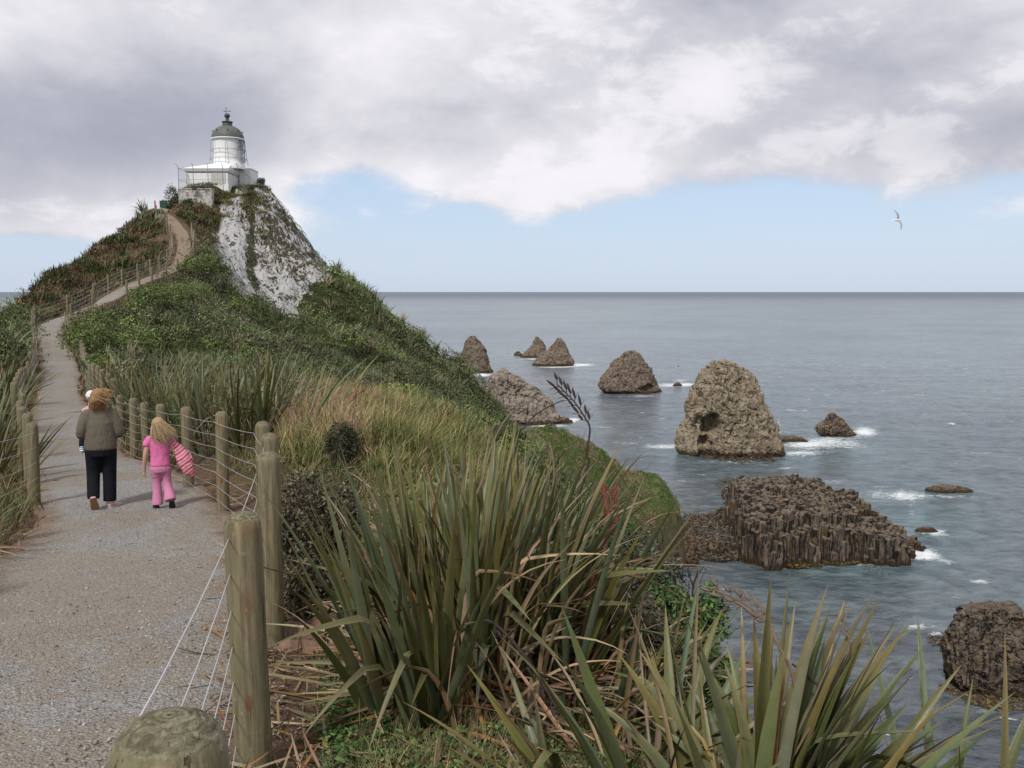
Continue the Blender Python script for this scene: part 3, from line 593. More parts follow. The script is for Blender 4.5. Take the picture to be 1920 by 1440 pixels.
rm_cliff = rock_material('dark broken cliff rock', (0.035, 0.026, 0.02), (0.20, 0.145, 0.10), 0.25, 0.3, (0.17, 0.10, 0.05), 0.5, 1.4, 1.6)
for k_, (ol, lb_) in enumerate([([(984, 1268, 1288), (996, 1256, 1298), (1020, 1250, 1304), (1048, 1246, 1308), (1062, 1242, 1314)], 'broken dark rock buttress at the outer tip of the green headland'), ([(992, 1214, 1238), (1010, 1204, 1250), (1040, 1198, 1256), (1074, 1190, 1262)], 'shadowed rock buttress under the middle of the headland'), ([(1002, 1168, 1188), (1025, 1156, 1200), (1060, 1150, 1206), (1092, 1146, 1212)], 'rock buttress under the near end of the headland')]):
    stack_rock(ol, .6, rm_cliff, lb_, 41 + k_, .10, 130, 90, group='rock buttresses under the headland', name='rock_buttress')
def tiered_rock(name, tiers, mat, label, cat, res=0.22, seed=0, group=None, cell=1.1):
    """tiers: (polygon in photo px seen at height z, z top, edge width, edge noise)"""
    polys = [([tuple(PZ(a, b_, z)[:2]) for a, b_ in poly], z, ew, en) for poly, z, ew, en in tiers]
    xs = [q[0] for pl in polys for q in pl[0]]; ys = [q[1] for pl in polys for q in pl[0]]
    gx = np.arange(min(xs) - 4, max(xs) + 4, res); gy = np.arange(min(ys) - 4, max(ys) + 4, res)
    X, Y = np.meshgrid(gx, gy); x = X.ravel(); y = Y.ravel(); p = np.stack([x, y, 0 * x], 1)
    h = np.full(x.shape, SEA - 2.5)
    # jointed blocks: cell noise
    wv = p + 0.6 * np.stack([fbm(p * .3, 3, seed), fbm(p * .3, 3, seed + 3), 0 * x], 1)
    cid = np.floor(wv[:, :2] / cell).astype(np.int64); cn = _hash(cid[:, 0], cid[:, 1], cid[:, 0] * 0, seed + 3)
    fx = wv[:, :2] / cell - cid; crack = np.minimum(np.minimum(fx[:, 0], 1 - fx[:, 0]), np.minimum(fx[:, 1], 1 - fx[:, 1])) * cell
    for poly, zt, ew, en in polys:
        sd = sdpoly(x, y, poly) + en * fbm(p * 0.22, 4, seed + 1) + 0.55 * cn
        t = sstep(-ew * .3, ew * .7, sd)
        top = zt + 0.9 * fbm(p * 0.12, 4, seed + 2) + 0.45 * cn + 0.35 * fbm(p * 0.9, 4, seed + 4) - 0.5 * (crack < 0.12)
        hh_ = (SEA - 2.5) * (1 - t) + top * t; stp = 1.5 + .5 * cn; ter = np.floor(hh_ / stp) * stp + stp * sstep(.55, 1.0, hh_ / stp - np.floor(hh_ / stp))
        h = np.maximum(h, .35 * hh_ + .65 * np.where(t < .98, ter, hh_))
    n, mc = X.shape; i, j = np.meshgrid(np.arange(n - 1), np.arange(mc - 1), indexing='ij')
    f = np.stack([i * mc + j, i * mc + j + 1, (i + 1) * mc + j + 1, (i + 1) * mc + j], -1).reshape(-1, 4)
    f = f[(h[f] > SEA - 2.3).any(1)]
    org = np.array([x.mean(), y.mean(), SEA]); v = np.stack([x, y, h], 1) - org
    used = np.unique(f); rem = np.full(len(v), -1); rem[used] = np.arange(len(used))
    vv_ = v[used]; wp = vv_ + org; q3 = wp * np.array([.9, .9, .55])
    ci = np.floor(wp / np.array([1.25, 1.25, 1.7]) + .4 * fbm(wp * .4, 2, seed + 50)[:, None]).astype(np.int64)
    blk = np.stack([_hash(ci[:, 0], ci[:, 1], ci[:, 2], seed + s_) for s_ in (1, 2, 3)], 1) * np.array([.5, .5, .22])
    vv_ = vv_ + (blk + .35 * np.stack([fbm(q3, 4, seed + 11), fbm(q3 + 31, 4, seed + 12), .4 * fbm(q3 + 57, 3, seed + 13)], 1)) * sstep(SEA - 1, SEA + 1.5, wp[:, 2])[:, None] - 0
    o = npmesh(name, vv_, rem[f], mat, None, False); o.location = org
    return tag(o, label, cat, group)
def column_rock(name, tiers, mat, label, cat, rad=.72, seed=5, group=None):
    """a reef of upright jointed basalt columns: irregular prisms sharing their corners, broken off at different heights"""
    polys = [([tuple(PZ(a, b_, z)[:2]) for a, b_ in poly], z, ew, en) for poly, z, ew, en in tiers]
    xs = [q[0] for pl in polys for q in pl[0]]; ys = [q[1] for pl in polys for q in pl[0]]; dx = rad * math.sqrt(3); dy = rad * 1.5; V, Fq, n0 = [], [], 0
    cen = [(x0 + (dx / 2 if j % 2 else 0), y0) for j, y0 in enumerate(np.arange(min(ys) - 6, max(ys) + 6, dy)) for x0 in np.arange(min(xs) - 6, max(xs) + 6, dx)]
    c = np.array(cen); p = np.stack([c[:, 0], c[:, 1], 0 * c[:, 0]], 1); hs = _hash(np.round(c[:, 0] * 50).astype(np.int64), np.round(c[:, 1] * 50).astype(np.int64), 0 * c[:, 0].astype(np.int64), seed); H = np.full(len(c), SEA - 2.5)
    for poly, zt, ew, en in polys:
        sd = sdpoly(c[:, 0], c[:, 1], poly) + en * fbm(p * .2, 4, seed + 1); t = sstep(-ew * .3, ew * .7, sd)
        H = np.maximum(H, (SEA - 2.5) * (1 - t) + t * (zt + 1.0 * fbm(p * .13, 4, seed + 2) + .22 * hs - .5 * (hs > .8) - .9 * (fbm(p * .3, 2, seed + 8) > .5) + .5 * fbm(p * .5, 3, seed + 9)))
    for (cx_, cy_), h, hv in zip(c, H, hs):
        if h < SEA - 1.2: continue
        cor = []
        for k in range(6):
            a = math.pi / 6 + k * math.pi / 3; qx, qy = cx_ + rad * math.cos(a), cy_ + rad * math.sin(a); kx, ky = np.array([round(qx * 20)]), np.array([round(qy * 20)]); z0 = np.array([0])
            cor.append((qx + .38 * rad * float(_hash(kx, ky, z0, 3)[0]), qy + .38 * rad * float(_hash(kx, ky, z0, 4)[0])))
        cor = np.array(cor); m = cor.mean(0); rg = random.Random(int(hv * 1e6)); tilt = np.array([rg.uniform(-.45, .45), rg.uniform(-.45, .45)]); zs = [h]; z = h - rg.uniform(.12, .3); sc = [rg.uniform(.78, .97)]
        while z > SEA - 2.5: zs.append(z); sc.append(rg.uniform(.9, 1.04)); z -= rg.uniform(.7, 1.6); 
        zs.append(SEA - 3); sc.append(1.0); off = np.array([0.0, 0.0])
        for i, (z, k_) in enumerate(zip(zs, sc)):
            o_ = np.array([rg.uniform(-.07, .07), rg.uniform(-.07, .07)])
            for q in cor:
                r2 = m + (q - m) * k_ * (1 + rg.uniform(-.05, .05)) + o_; V.append((r2[0], r2[1], z + (float((r2 - m) @ tilt) if i < 2 else 0) + rg.uniform(-.07, .07)))
        V.append((m[0], m[1], h + rg.uniform(-.05, .18)))
        for i in range(len(zs) - 1):
            for k in range(6): Fq.append((n0 + i * 6 + k, n0 + (i + 1) * 6 + k, n0 + (i + 1) * 6 + (k + 1) % 6, n0 + i * 6 + (k + 1) % 6))
        ci = n0 + len(zs) * 6
        for k in range(6): Fq.append((n0 + k, n0 + (k + 1) % 6, ci, ci))
        n0 = ci + 1
    V = np.array(V); Fq = np.array(Fq); org = np.array([c[:, 0].mean(), c[:, 1].mean(), SEA]); tri = Fq[Fq[:, 2] == Fq[:, 3]][:, :3]; quad = Fq[Fq[:, 2] != Fq[:, 3]][:, ::-1]
    o = quadtri(name, V - org, quad, tri, mat); o.location = org; return tag(o, label, cat, group)
column_rock('basalt_platform', [
    ([(1385, 892), (1440, 884), (1500, 888), (1560, 905), (1618, 925), (1622, 962), (1560, 968), (1500, 975), (1430, 985), (1390, 960), (1378, 925)], -52.4, 2.6, 2.4),
    ([(1415, 955), (1480, 975), (1530, 962), (1640, 962), (1705, 985), (1712, 1008), (1640, 1004), (1560, 1002), (1480, 1008), (1440, 1014), (1405, 1000)], -55.2, 1.6, 1.6),
    ([(1405, 1010), (1440, 1036), (1560, 1038), (1650, 1034), (1725, 1032), (1730, 1020), (1700, 990), (1500, 960)], -60.2, 3.0, 2.6),
    ([(1352, 905), (1392, 900), (1395, 930), (1360, 925)], -58.5, 1.5, 0.8)],
    rm_dark, 'long tiered basalt platform of dark columns rising from the water', 'rock platform')

# ------------------------------------------------------------------ vegetation helpers
def foliage_mat(name, rough=0.55, spec=0.35, streak=True):
    m, g, b = material(name, rough, spec); co = g.pos(); c = g.attr('Col')
    n = g.noise(co, 30, 4, 0.7)
    c = g.mix(1.0, c, g.mix(n, (0.72, 0.72, 0.72), (1.28, 1.28, 1.28)), 'MULTIPLY')
    g.put(b.inputs['Base Color'], c)
    return m
fol = foliage_mat('leaf tissue', 0.6, 0.3); fol_dry = foliage_mat('dry straw', 0.85, 0.15)
def flax_material():
    m, g, b = material('flax leaf', 0.42, 0.4); pos = g.pos(); c = g.attr('Col')
    n = g.noise(pos, 9, 5, 0.7); sp = g.noise(pos, 90, 3, 0.8)
    c = g.mix(1.0, c, g.mix(n, (0.66, 0.68, 0.7), (1.34, 1.32, 1.3)), 'MULTIPLY')
    c = g.mix(g.ss(sp, 0.66, 0.74), c, (0.20, 0.12, 0.05))
    g.put(b.inputs['Base Color'], c); g.put(b.inputs['Roughness'], g.lin(n, 0.3, 0.7, 0.35, 0.6))
    g.put(b.inputs['Normal'], g.bump(g.noise(pos, 45, 3, 0.6), 0.25, 0.004))
    return m
flaxm = flax_material()
def ribbons(base, phi, tilt, bend, L, Wd, col0, col1, S=8, pw=1.6, fold=0.25, twist=None, kink=None, edge=None, prof='sword', across=3, wind=None):
    n = len(base); t = np.linspace(0, 1, S + 1)
    tl = tilt[:, None] + bend[:, None] * t[None] ** pw
    if kink is not None: tl = tl + kink[:, None] * sstep(0.52, 0.62, t)[None]
    h = np.stack([np.cos(phi), np.sin(phi), 0 * phi], 1); zv = np.array([0, 0, 1.0])
    D = h[:, None] * np.sin(tl)[..., None] + zv * np.cos(tl)[..., None]
    if wind is not None:
        D = D + np.asarray(wind)[None, None] * t[None, :, None]; D /= np.linalg.norm(D, axis=2)[..., None]
    seg = (D[:, :-1] + D[:, 1:]) / 2 * (L / S)[:, None, None]
    pos = base[:, None] + np.concatenate([np.zeros((n, 1, 3)), np.cumsum(seg, 1)], 1)
    sd = np.stack([-np.sin(phi), np.cos(phi), 0 * phi], 1)[:, None] + 0 * D
    nm = np.cross(D, sd)
    if twist is None: twist = np.zeros(n)
    tw = twist[:, None, None] * (1 - 0.3 * t[None, :, None])
    side = sd * np.cos(tw) + nm * np.sin(tw); up = np.cross(D, side)
    if prof == 'sword': wp = np.interp(t, [0, .12, .35, .6, .85, 1], [.62, .8, 1, .86, .42, .03])
    elif prof == 'grass': wp = np.interp(t, [0, .5, 1], [1, .8, .1])
    else: wp = np.interp(t, [0, .3, .7, 1], [.3, 1, .8, .05])
    hw = Wd[:, None] * wp[None] / 2
    rows = [pos + side * hw[..., None], pos - side * hw[..., None]]
    if across == 3: rows = [rows[0], pos - up * (hw * fold * 2)[..., None], rows[1]]
    k = len(rows); V = np.stack(rows, 2).reshape(-1, 3)
    tt = t[None, :, None]; c = col0[:, None] * (1 - tt ** 1.5) + col1[:, None] * tt ** 1.5
    cc = np.repeat(c[:, :, None], k, 2)
    if edge is not None and k == 3:
        cc[:, :, 0] = cc[:, :, 0] * 0.65 + edge[:, None] * 0.35; cc[:, :, 2] = cc[:, :, 2] * 0.65 + edge[:, None] * 0.35
    i, s_, a = np.meshgrid(np.arange(n), np.arange(S), np.arange(k - 1), indexing='ij')
    b0 = i * (S + 1) * k + s_ * k + a
    f = np.stack([b0, b0 + 1, b0 + k + 1, b0 + k], -1).reshape(-1, 4)
    return V, f, cc.reshape(-1, 3)
def merge(parts):
    V, Fc, Cc, o = [], [], [], 0
    for v, f, c in parts: V.append(v); Fc.append(f + o); Cc.append(c); o += len(v)
    return np.vstack(V), np.vstack(Fc), np.vstack(Cc)
def pal(rng, n, cols, jit=0.18, w=None):
    c = np.array(cols, float)[rng.choice(len(cols), n, p=w)]
    return c * (1 + jit * rng.standard_normal((n, 1))).clip(.5, 1.6) * (1 + 0.06 * rng.standard_normal((n, 3)))
GREENS = [(0.056, 0.092, 0.033), (0.074, 0.112, 0.060), (0.110, 0.150, 0.105), (0.042, 0.074, 0.021), (0.085, 0.108, 0.040), (0.078, 0.112, 0.060)]
DEADS = [(0.24, 0.165, 0.09), (0.34, 0.26, 0.15), (0.17, 0.11, 0.06), (0.27, 0.14, 0.05), (0.14, 0.105, 0.07), (0.22, 0.18, 0.11)]
def flax_mesh(rng, n, L, Wd, spread=0.75, dead=0.25, S=9, lean=(0, 0), rad=0.28, across=3, litter=0.25, up=0.0):
    parts = []
    nd = int(n * dead); nl = int(n * litter); ng = n - nd
    # living leaves grow in flat fans
    nf = max(3, ng // 9); fx = rng.normal(0, rad, (nf, 2)); fphi = rng.uniform(0, 2 * math.pi, nf); fi = rng.integers(0, nf, ng)
    base = np.zeros((ng, 3)); base[:, :2] = fx[fi] + rng.normal(0, .02, (ng, 2)); base[:, 2] = -0.05
    out = np.arctan2(base[:, 1], base[:, 0]); rr = np.hypot(base[:, 0], base[:, 1]) / (rad * 2)
    phi = out + rng.normal(0, 0.7, ng); tilt = np.abs(rng.normal(0.03, 0.12, ng)) + spread * rr * 0.62 * rng.uniform(.5, 1.2, ng)
    bend = rng.gamma(1.6, 0.13, ng) + 0.05 + up; LL = L * rng.uniform(.62, 1.08, ng); WW = Wd * rng.uniform(.7, 1.15, ng)
    kink = np.where(rng.random(ng) < 0.08, rng.uniform(.6, 1.5, ng), 0); tw = rng.normal(0, .7, ng)
    c0 = pal(rng, ng, GREENS); tip = c0 * .55 + .45 * pal(rng, ng, [(0.13, 0.12, 0.03), (0.27, 0.15, 0.04), (0.10, 0.13, 0.05), (0.16, 0.10, 0.04)]); e = pal(rng, ng, [(0.24, 0.15, 0.04), (0.16, 0.15, 0.04)])
    v, f, c = ribbons(base, phi, tilt, bend, LL, WW, c0, tip, S, 1.9, .22, tw, kink, e, across=across, wind=(lean[0], lean[1], 0)); parts.append((v, f, c))
    if nd:
        base = np.zeros((nd, 3)); base[:, :2] = rng.normal(0, rad * 0.9, (nd, 2)); phi = np.arctan2(base[:, 1], base[:, 0]) + rng.normal(0, .8, nd)
        c0 = pal(rng, nd, DEADS); c1 = pal(rng, nd, DEADS)
        v, f, c = ribbons(base, phi, rng.uniform(.0, .8, nd) * spread * 1.3, rng.uniform(.0, 1.6, nd) ** 1.3, L * rng.uniform(.5, 1.0, nd), Wd * rng.uniform(.2, .6, nd), c0, c1, S, 1.3, .5, rng.normal(0, 1, nd), np.where(rng.random(nd) < .3, rng.uniform(.5, 1.5, nd), 0), None, across=across, wind=(lean[0] * .6, lean[1] * .6, 0)); parts.append((v, f, c))
    if nl:
        base = np.zeros((nl, 3)); base[:, :2] = rng.normal(0, rad * 1.3, (nl, 2)); base[:, 2] = 0.12; phi = np.arctan2(base[:, 1], base[:, 0]) + rng.normal(0, .5, nl)
        c0 = pal(rng, nl, DEADS); v, f, c = ribbons(base, phi, rng.uniform(1.2, 1.5, nl), rng.uniform(.1, .5, nl), L * rng.uniform(.3, .6, nl), Wd * rng.uniform(.2, .7, nl), c0, c0 * .9, max(3, S - 3), 1, .4, rng.normal(0, 1, nl), across=across); parts.append((v, f, c))
    return merge(parts)
def stalk_mesh(p0, pts, r0, r1, pods=14, rng=RNG, podL=0.09, side=1):
    """a flax flower stalk: bent stem with upright dark pods on short side branches near its top; pts relative to p0"""
    mb = MB(); q = [Vector(p) for p in pts]; m = len(q); mb.tube(q, list(np.linspace(r0, r1, m)), 7)
    top = q[-max(3, m // 2):]
    for k in range(pods):
        t = k / max(1, pods - 1) * (len(top) - 1); i = min(int(t), len(top) - 2); a = top[i].lerp(top[i + 1], t - i); d = (top[i + 1] - top[i]).normalized()
        s = d.cross(Vector((0, 1, 0))).normalized() * (1 if k % 2 else -1) + Vector((0, rng.uniform(-.6, .6), 0))
        b_ = a + (d * .5 + s * .6) * podL * .5
        e = b_ + (d * 1.0 + s * 0.35 + Vector((0, 0, .3))).normalized() * podL * rng.uniform(.8, 1.2)
        mb.tube([a, b_], [r1 * .8, r1 * .8], 5); mid = b_.lerp(e, .5); w_ = podL * .13
        mb.tube([b_, b_.lerp(e, .25), mid, b_.lerp(e, .8), e], [r1 * .7, w_, w_ * 1.15, w_ * .7, .001], 6)
        mb.tube([b_, b_ + (s * 1.0 + d * .4).normalized() * podL * .7], [r1 * .6, .0015], 4)
    return mb
stalk_dark = simple('dry black flower stalk', (0.045, 0.032, 0.026), 0.8, 0.2, .4, 30)
stalk_tan = simple('weathered flower stalk', (0.17, 0.12, 0.085), 0.85, 0.2, .4, 30)
pod_red = simple('dark red pods', (0.13, 0.03, 0.022), 0.7, 0.3, .4, 30)
GFX = 'flax plants growing along the path and slope'
def flax(x, y, n, L, Wd, seed, label, spread=.75, dead=.25, S=9, lean=(0.12, 0), rad=.28, across=3, litter=.25, dz=0, group=GFX, up=0.0):
    rng = np.random.default_rng(seed)
    for _ in range(30):       # keep the clump clear of the path
        d_, h_, w_ = path_info(np.array([x]), np.array([y]))
        if d_[0] > w_[0] + .75 + .25 * min(1, y / 40): break
        x += .1 if x > np.interp(y, PC[:, 1][:110], PC[:, 0][:110]) else -.1
    z = H1(x, y) + dz
    v, f, c = flax_mesh(rng, n, L, Wd, spread, dead, S, lean, rad, across, litter, up)
    o = npmesh('flax_plant', v, f, flaxm, cols=c.clip(0, 1)); o.location = (x, y, z)
    return tag(o, label, 'flax', group)
def at(px, py, d):
    q = P(px, py, d); return q[0], q[1]

# ------------------------------------------------------------------ near flax
def atx(px, d): return P(px, 1000, d)[0], d
big = flax(*atx(868, 5.0), 250, 1.5, .060, 101, 'large flax clump nearest the posts, with dead orange straw at its foot', .42, .32, 11, (.02, 0), .24, litter=.5)
b2 = flax(*atx(925, 5.6), 240, 1.55, .057, 102, 'large upright flax clump in the middle of the foreground with a bare bent stalk', .42, .3, 11, (.05, 0), .25, litter=.3)
b3 = flax(*atx(990, 6.4), 150, 1.22, .05, 103, 'flax clump leaning right towards the sea, holding the tall dark seed stalk', .45, .35, 10, (.1, 0), .25, litter=.2)
flax(*atx(900, 8.2), 100, 1.4, .05, 104, 'olive flax clump rising just behind the foreground flax', .6, .3, 9, (.15, 0), .35)
flax(*atx(1120, 6.0), 110, .95, .05, 112, 'bushy flax filling the gap between the tall clump and the green shrubs', .75, .3, 10, (.12, 0), .3, litter=.2)
b5 = flax(*atx(1060, 4.9), 110, .92, .046, 105, 'low sprawling flax with arching narrow leaves right of centre', .95, .4, 10, (.2, 0), .28, litter=.3)
f1 = flax(*atx(1395, 3.55), 85, 1.14, .066, 106, 'broad leaved flax in the bottom right foreground below the curled seed stalk', .8, .15, 12, (.10, 0), .2, litter=.2)
flax(*atx(1560, 3.5), 55, 1.12, .07, 107, 'broad leaved flax at bottom right with two long leaves reaching right over the sea', .8, .2, 12, (.25, 0), .17, litter=.1)
flax(*atx(1255, 3.9), 70, .95, .055, 108, 'low grey green flax with fallen leaves at the bottom centre', 1.1, .35, 11, (.1, 0), .24, litter=.5)
flax(*atx(1800, 3.6), 44, 1.35, .05, 109, 'small thin leaved flax in the bottom right corner', .9, .3, 10, (.15, 0), .16, litter=.1)
flax(*atx(1930, 3.6), 34, 1.65, .055, 110, 'flax leaf cluster cut by the right edge of the picture', .7, .2, 10, (.05, 0), .1, litter=0)
flax(*atx(1275, 9.2), 50, 1.1, .045, 111, 'dark flax on the cliff edge in front of the headland cliff', .7, .3, 8, (.25, 0), .25)
# ------------------------------------------------------------------ flax further along
mid = [(405, 16.0, 105, 1.85, .05, 'large fan of flax just behind the right fence, left of the dry grass', .8), (500, 16.5, 110, 1.9, .05, 'tall upright flax beside the patch of dry golden grass', .65),
       (350, 19.5, 90, 1.8, .05, 'flax behind the fence above the girl', .8), (285, 21.0, 90, 1.7, .048, 'flax behind the fence between the woman and the girl', .7),
       (232, 25.0, 80, 1.6, .05, 'flax behind the woman, touching the path edge', .8), (180, 30.0, 70, 1.5, .05, 'flax leaning over the path edge beyond the woman', .9),
       (300, 27.0, 80, 1.6, .055, 'flax on the bank below the round green bush', .8), (430, 25.0, 80, 1.6, .055, 'flax tuft in the second row behind the right fence', .8),
       (560, 22.0, 60, 1.4, .05, 'short flax at the top of the dry grass bank', .8), (225, 36.0, 60, 1.5, .06, 'flax at the foot of the round green bush', .9),
       (370, 34.0, 60, 1.5, .06, 'flax in the hollow beyond the second row', .9), (480, 36.0, 60, 1.4, .06, 'flax high on the far side of the hollow', .9)]
for k, (px, d, n, L, Wd, lab, sp) in enumerate(mid):
    flax(*atx(px, d), n, L, Wd, 130 + k, lab, sp, .2, 7, (.14, 0), .34, litter=.2)
left = [(-15, 9.2, 60, 1.2, .045, 'flax at the left picture edge beside the nearest left wires', .9), (15, 14.6, 70, 1.3, .05, 'dark flax close behind the left fence', .8),
        (-30, 18.0, 80, 1.6, .05, 'tall flax at the left edge above the left fence posts', .8), (30, 21.0, 80, 1.5, .05, 'flax pressing against the left fence near its middle', .8),
        (0, 26.0, 70, 1.5, .06, 'flax on the bank left of the path bend', .8), (48, 30.0, 60, 1.4, .06, 'flax hiding the far posts of the left fence', .8),
        (5, 37.0, 60, 1.4, .07, 'flax at the left edge against the sea', .9), (48, 46.0, 45, 1.3, .08, 'flax left of the path crest', .9)]
for k, (px, d, n, L, Wd, lab, sp) in enumerate(left):
    flax(*atx(px, d), n, L, Wd, 160 + k, lab, sp, .25, 7, (.12, 0), .34, litter=.2)
hill = [(285, 396, 103.5, 1.9, 'spiky flax on the skyline left of the sign board'), (222, 488, 88, 1.5, 'flax tuft on the brown slope left of the upper path'), (300, 440, 97, 1.6, 'flax tuft beside the steep bit of the upper path'),
        (262, 415, 100.5, 1.7, 'flax on the ridge below the skyline tuft'), (150, 523, 84, 1.4, 'pale flax low on the brown slope'), (112, 552, 77, 1.4, 'flax at the foot of the brown slope'), (70, 552, 80, 1.5, 'flax on the lower left skyline'),
        (45, 572, 75, 1.4, 'flax at the left end of the skyline above the sea'), (250, 505, 84, 1.1, 'small flax beside the upper left fence'), (185, 505, 88, 1.2, 'flax halfway up the brown slope near its skyline'), (95, 545, 82, 1.3, 'flax just under the lower left skyline')]
for k, (px, py, d, L, lab) in enumerate(hill):
    flax(*at(px, py, d), 44, L, .12, 190 + k, lab, 1.0, .12, 5, (.1, 0), .45, across=2, litter=0, group='flax tufts on the brown hillside')

# flower stalks (children of the flax they grow from)
def stalk(parent, base, pts_px, d0, d1, r0, r1, pods, mat, podL, label=None):
    """stem through photo points, leaving the plant's foot at depth d0 and ending at d1"""
    o = Vector(parent.location); q = [Vector(base) - o if base is not None else Vector((0, 0, 0))]
    n = len(pts_px)
    for i, (a, b_) in enumerate(pts_px): q.append(Vector(P(a, b_, d0 + (d1 - d0) * (i + 1) / n)) - o)
    c = catmull(np.array([tuple(v) for v in q]), 5); mb = stalk_mesh(None, [tuple(v) for v in c], r0, r1, pods, np.random.default_rng(int(pts_px[0][0])), podL)
    s = mb.build('flower_stalk', mat, parent, True)
    if label: s['label'] = label
    return s
stalk(b3, None, [(1095, 900), (1100, 850), (1106, 805), (1098, 785), (1078, 755), (1062, 738), (1044, 720)], 6.6, 6.8, .009, .0045, 15, stalk_dark, .075, 'tall dark bent stalk with seed pods')
stalk(b2, None, [(880, 1000), (905, 900), (925, 830), (955, 778), (1000, 748)], 5.5, 5.9, .012, .004, 0, stalk_tan, .05, 'bare grey bent stalk')
stalk(b3, None, [(970, 850), (985, 800), (1012, 772), (1056, 750)], 6.6, 7.2, .009, .004, 0, stalk_dark, .05)
stalk(b3, None, [(1033, 950), (1038, 870), (1030, 830)], 6.6, 6.9, .009, .006, 0, stalk_tan, .05)
stalk(b5, None, [(1110, 1090), (1140, 1010), (1148, 965), (1142, 918)], 5.2, 6.6, .012, .006, 16, pod_red, .095, 'stalk with dark red pods')
stalk(f1, None, [(1490, 1330), (1455, 1200), (1430, 1160), (1395, 1130), (1340, 1106)], 3.6, 4.0, .008, .004, 14, stalk_tan, .055, 'curled brown stalk of open pods')
stalk(f1, None, [(1530, 1330), (1516, 1270), (1485, 1245)], 3.6, 3.8, .009, .005, 0, stalk_dark, .05)
stalk(f1, None, [(1552, 1250), (1550, 1150)], 3.6, 3.7, .006, .002, 0, stalk_tan, .05)
stalk(f1, None, [(1580, 1250), (1580, 1180), (1588, 1150)], 3.6, 3.7, .006, .003, 3, stalk_tan, .03)
stalk(big, None, [(830, 1225), (900, 1165), (950, 1190), (1010, 1270), (1045, 1330)], 4.8, 4.3, .011, .007, 10, stalk_dark, .06, 'fallen black stalk lying over the leaves')

# ------------------------------------------------------------------ shrubs
def leaf_cloud(rng, lobes, n, size, cols, shell=0.55, jit=.22, up=.3):
    """many small leaf faces spread through ellipsoid lobes (cx,cy,cz,rx,ry,rz)"""
    lb = np.array(lobes, float); vol = (lb[:, 3] * lb[:, 4] + lb[:, 4] * lb[:, 5] + lb[:, 3] * lb[:, 5]); k = rng.choice(len(lb), n, p=vol / vol.sum())
    d = rng.standard_normal((n, 3)); d /= np.linalg.norm(d, axis=1)[:, None]; d[:, 2] = np.where(d[:, 2] < -.35, -d[:, 2], d[:, 2])
    bump = 1 + 0.22 * fbm(d * 2.4 + k[:, None] * 3.1, 3, int(rng.integers(99))) 
    r = (1 - shell * rng.random(n) ** 1.6) * bump
    p = lb[k, :3] + d * lb[k, 3:6] * r[:, None]
    nrm = d * .8 + rng.standard_normal((n, 3)) * .8 + np.array([0, 0, up]); nrm /= np.linalg.norm(nrm, axis=1)[:, None]
    a = np.cross(nrm, rng.standard_normal((n, 3))); a /= np.linalg.norm(a, axis=1)[:, None]; b_ = np.cross(nrm, a)
    s = size * rng.uniform(.6, 1.35, n); l = (a * s[:, None]); w_ = b_ * (s * .42)[:, None]
    V = np.stack([p - l * .5, p + w_ * .5, p + l * .5 + nrm * (s * .12)[:, None], p - w_ * .5], 1).reshape(-1, 3)
    f = np.arange(n * 4).reshape(n, 4); clump = fbm(p * (1.3 / max(size * 4, .05)), 2, 3)
    c = pal(rng, n, cols, jit) * (1 + .35 * clump.clip(-1, 1))[:, None]
    return V, f, np.repeat(c, 4, 0)
barkm = simple('shrub bark', (0.10, 0.075, 0.055), .9, .1, .3, 20, .4)
def shrub(px, py, d, r, h, n, size, cols, label, seed, name='shrub', lobes=5, flat=1.0, group=None, sink=.1, dz=0, cat='shrub', twigs=14, shell=.55, loc=None):
    rng = np.random.default_rng(seed); x, y = at(px, py, d) if loc is None else loc; z = H1(x, y) + dz
    lb = [(0, 0, h * .5, r * .85, r * .85 * flat, h * .5)]
    for k in range(lobes):
        a = rng.uniform(0, 6.28); q = rng.uniform(.35, .75) * r; lb.append((math.cos(a) * q, math.sin(a) * q * flat, h * rng.uniform(.35, .72), r * rng.uniform(.28, .5), r * rng.uniform(.28, .5), h * rng.uniform(.25, .38)))
    root = empty(name, (x, y, z - sink), label, cat, group)
    V, f, c = leaf_cloud(rng, lb, n, size, cols, shell)
    npmesh('foliage', V, f, fol, root, False, c.clip(0, 1))
    mb = MB()
    for k in range(twigs):
        a = rng.uniform(0, 6.28); q = rng.uniform(.2, .85) * r; e = Vector((math.cos(a) * q, math.sin(a) * q * flat, h * rng.uniform(.5, .9)))
        mb.tube([Vector((math.cos(a) * .04, math.sin(a) * .04, -.1)), e * .5 + Vector((rng.normal(0, .05), rng.normal(0, .05), .0)), e], [.02 * r + .006, .012 * r + .004, .003], 5)
    mb.build('stems', barkm, root)
    return root
DRYC = [(0.065, 0.052, 0.032), (0.12, 0.10, 0.06), (0.045, 0.045, 0.022), (0.17, 0.14, 0.085), (0.035, 0.038, 0.02)]
BRIGHT = [(0.055, 0.11, 0.025), (0.085, 0.145, 0.035), (0.04, 0.08, 0.02), (0.10, 0.13, 0.045)]
DARKG = [(0.03, 0.055, 0.018), (0.045, 0.075, 0.022), (0.065, 0.085, 0.03), (0.022, 0.038, 0.014)]
HEATH = [(0.098, 0.142, 0.033), (0.135, 0.175, 0.045), (0.058, 0.092, 0.023), (0.16, 0.185, 0.07)]
shrub(592, 1080, 7.0, .42, 1.22, 17000, .036, DRYC, 'dense dark brown twiggy shrub right behind the second tall post', 301, lobes=7, shell=.7, twigs=40)
shrub(590, 1180, 6.6, .33, .55, 8000, .036, DRYC, 'low dark dry shrub skirt at the foot of the twiggy shrub', 302, lobes=5, shell=.7)
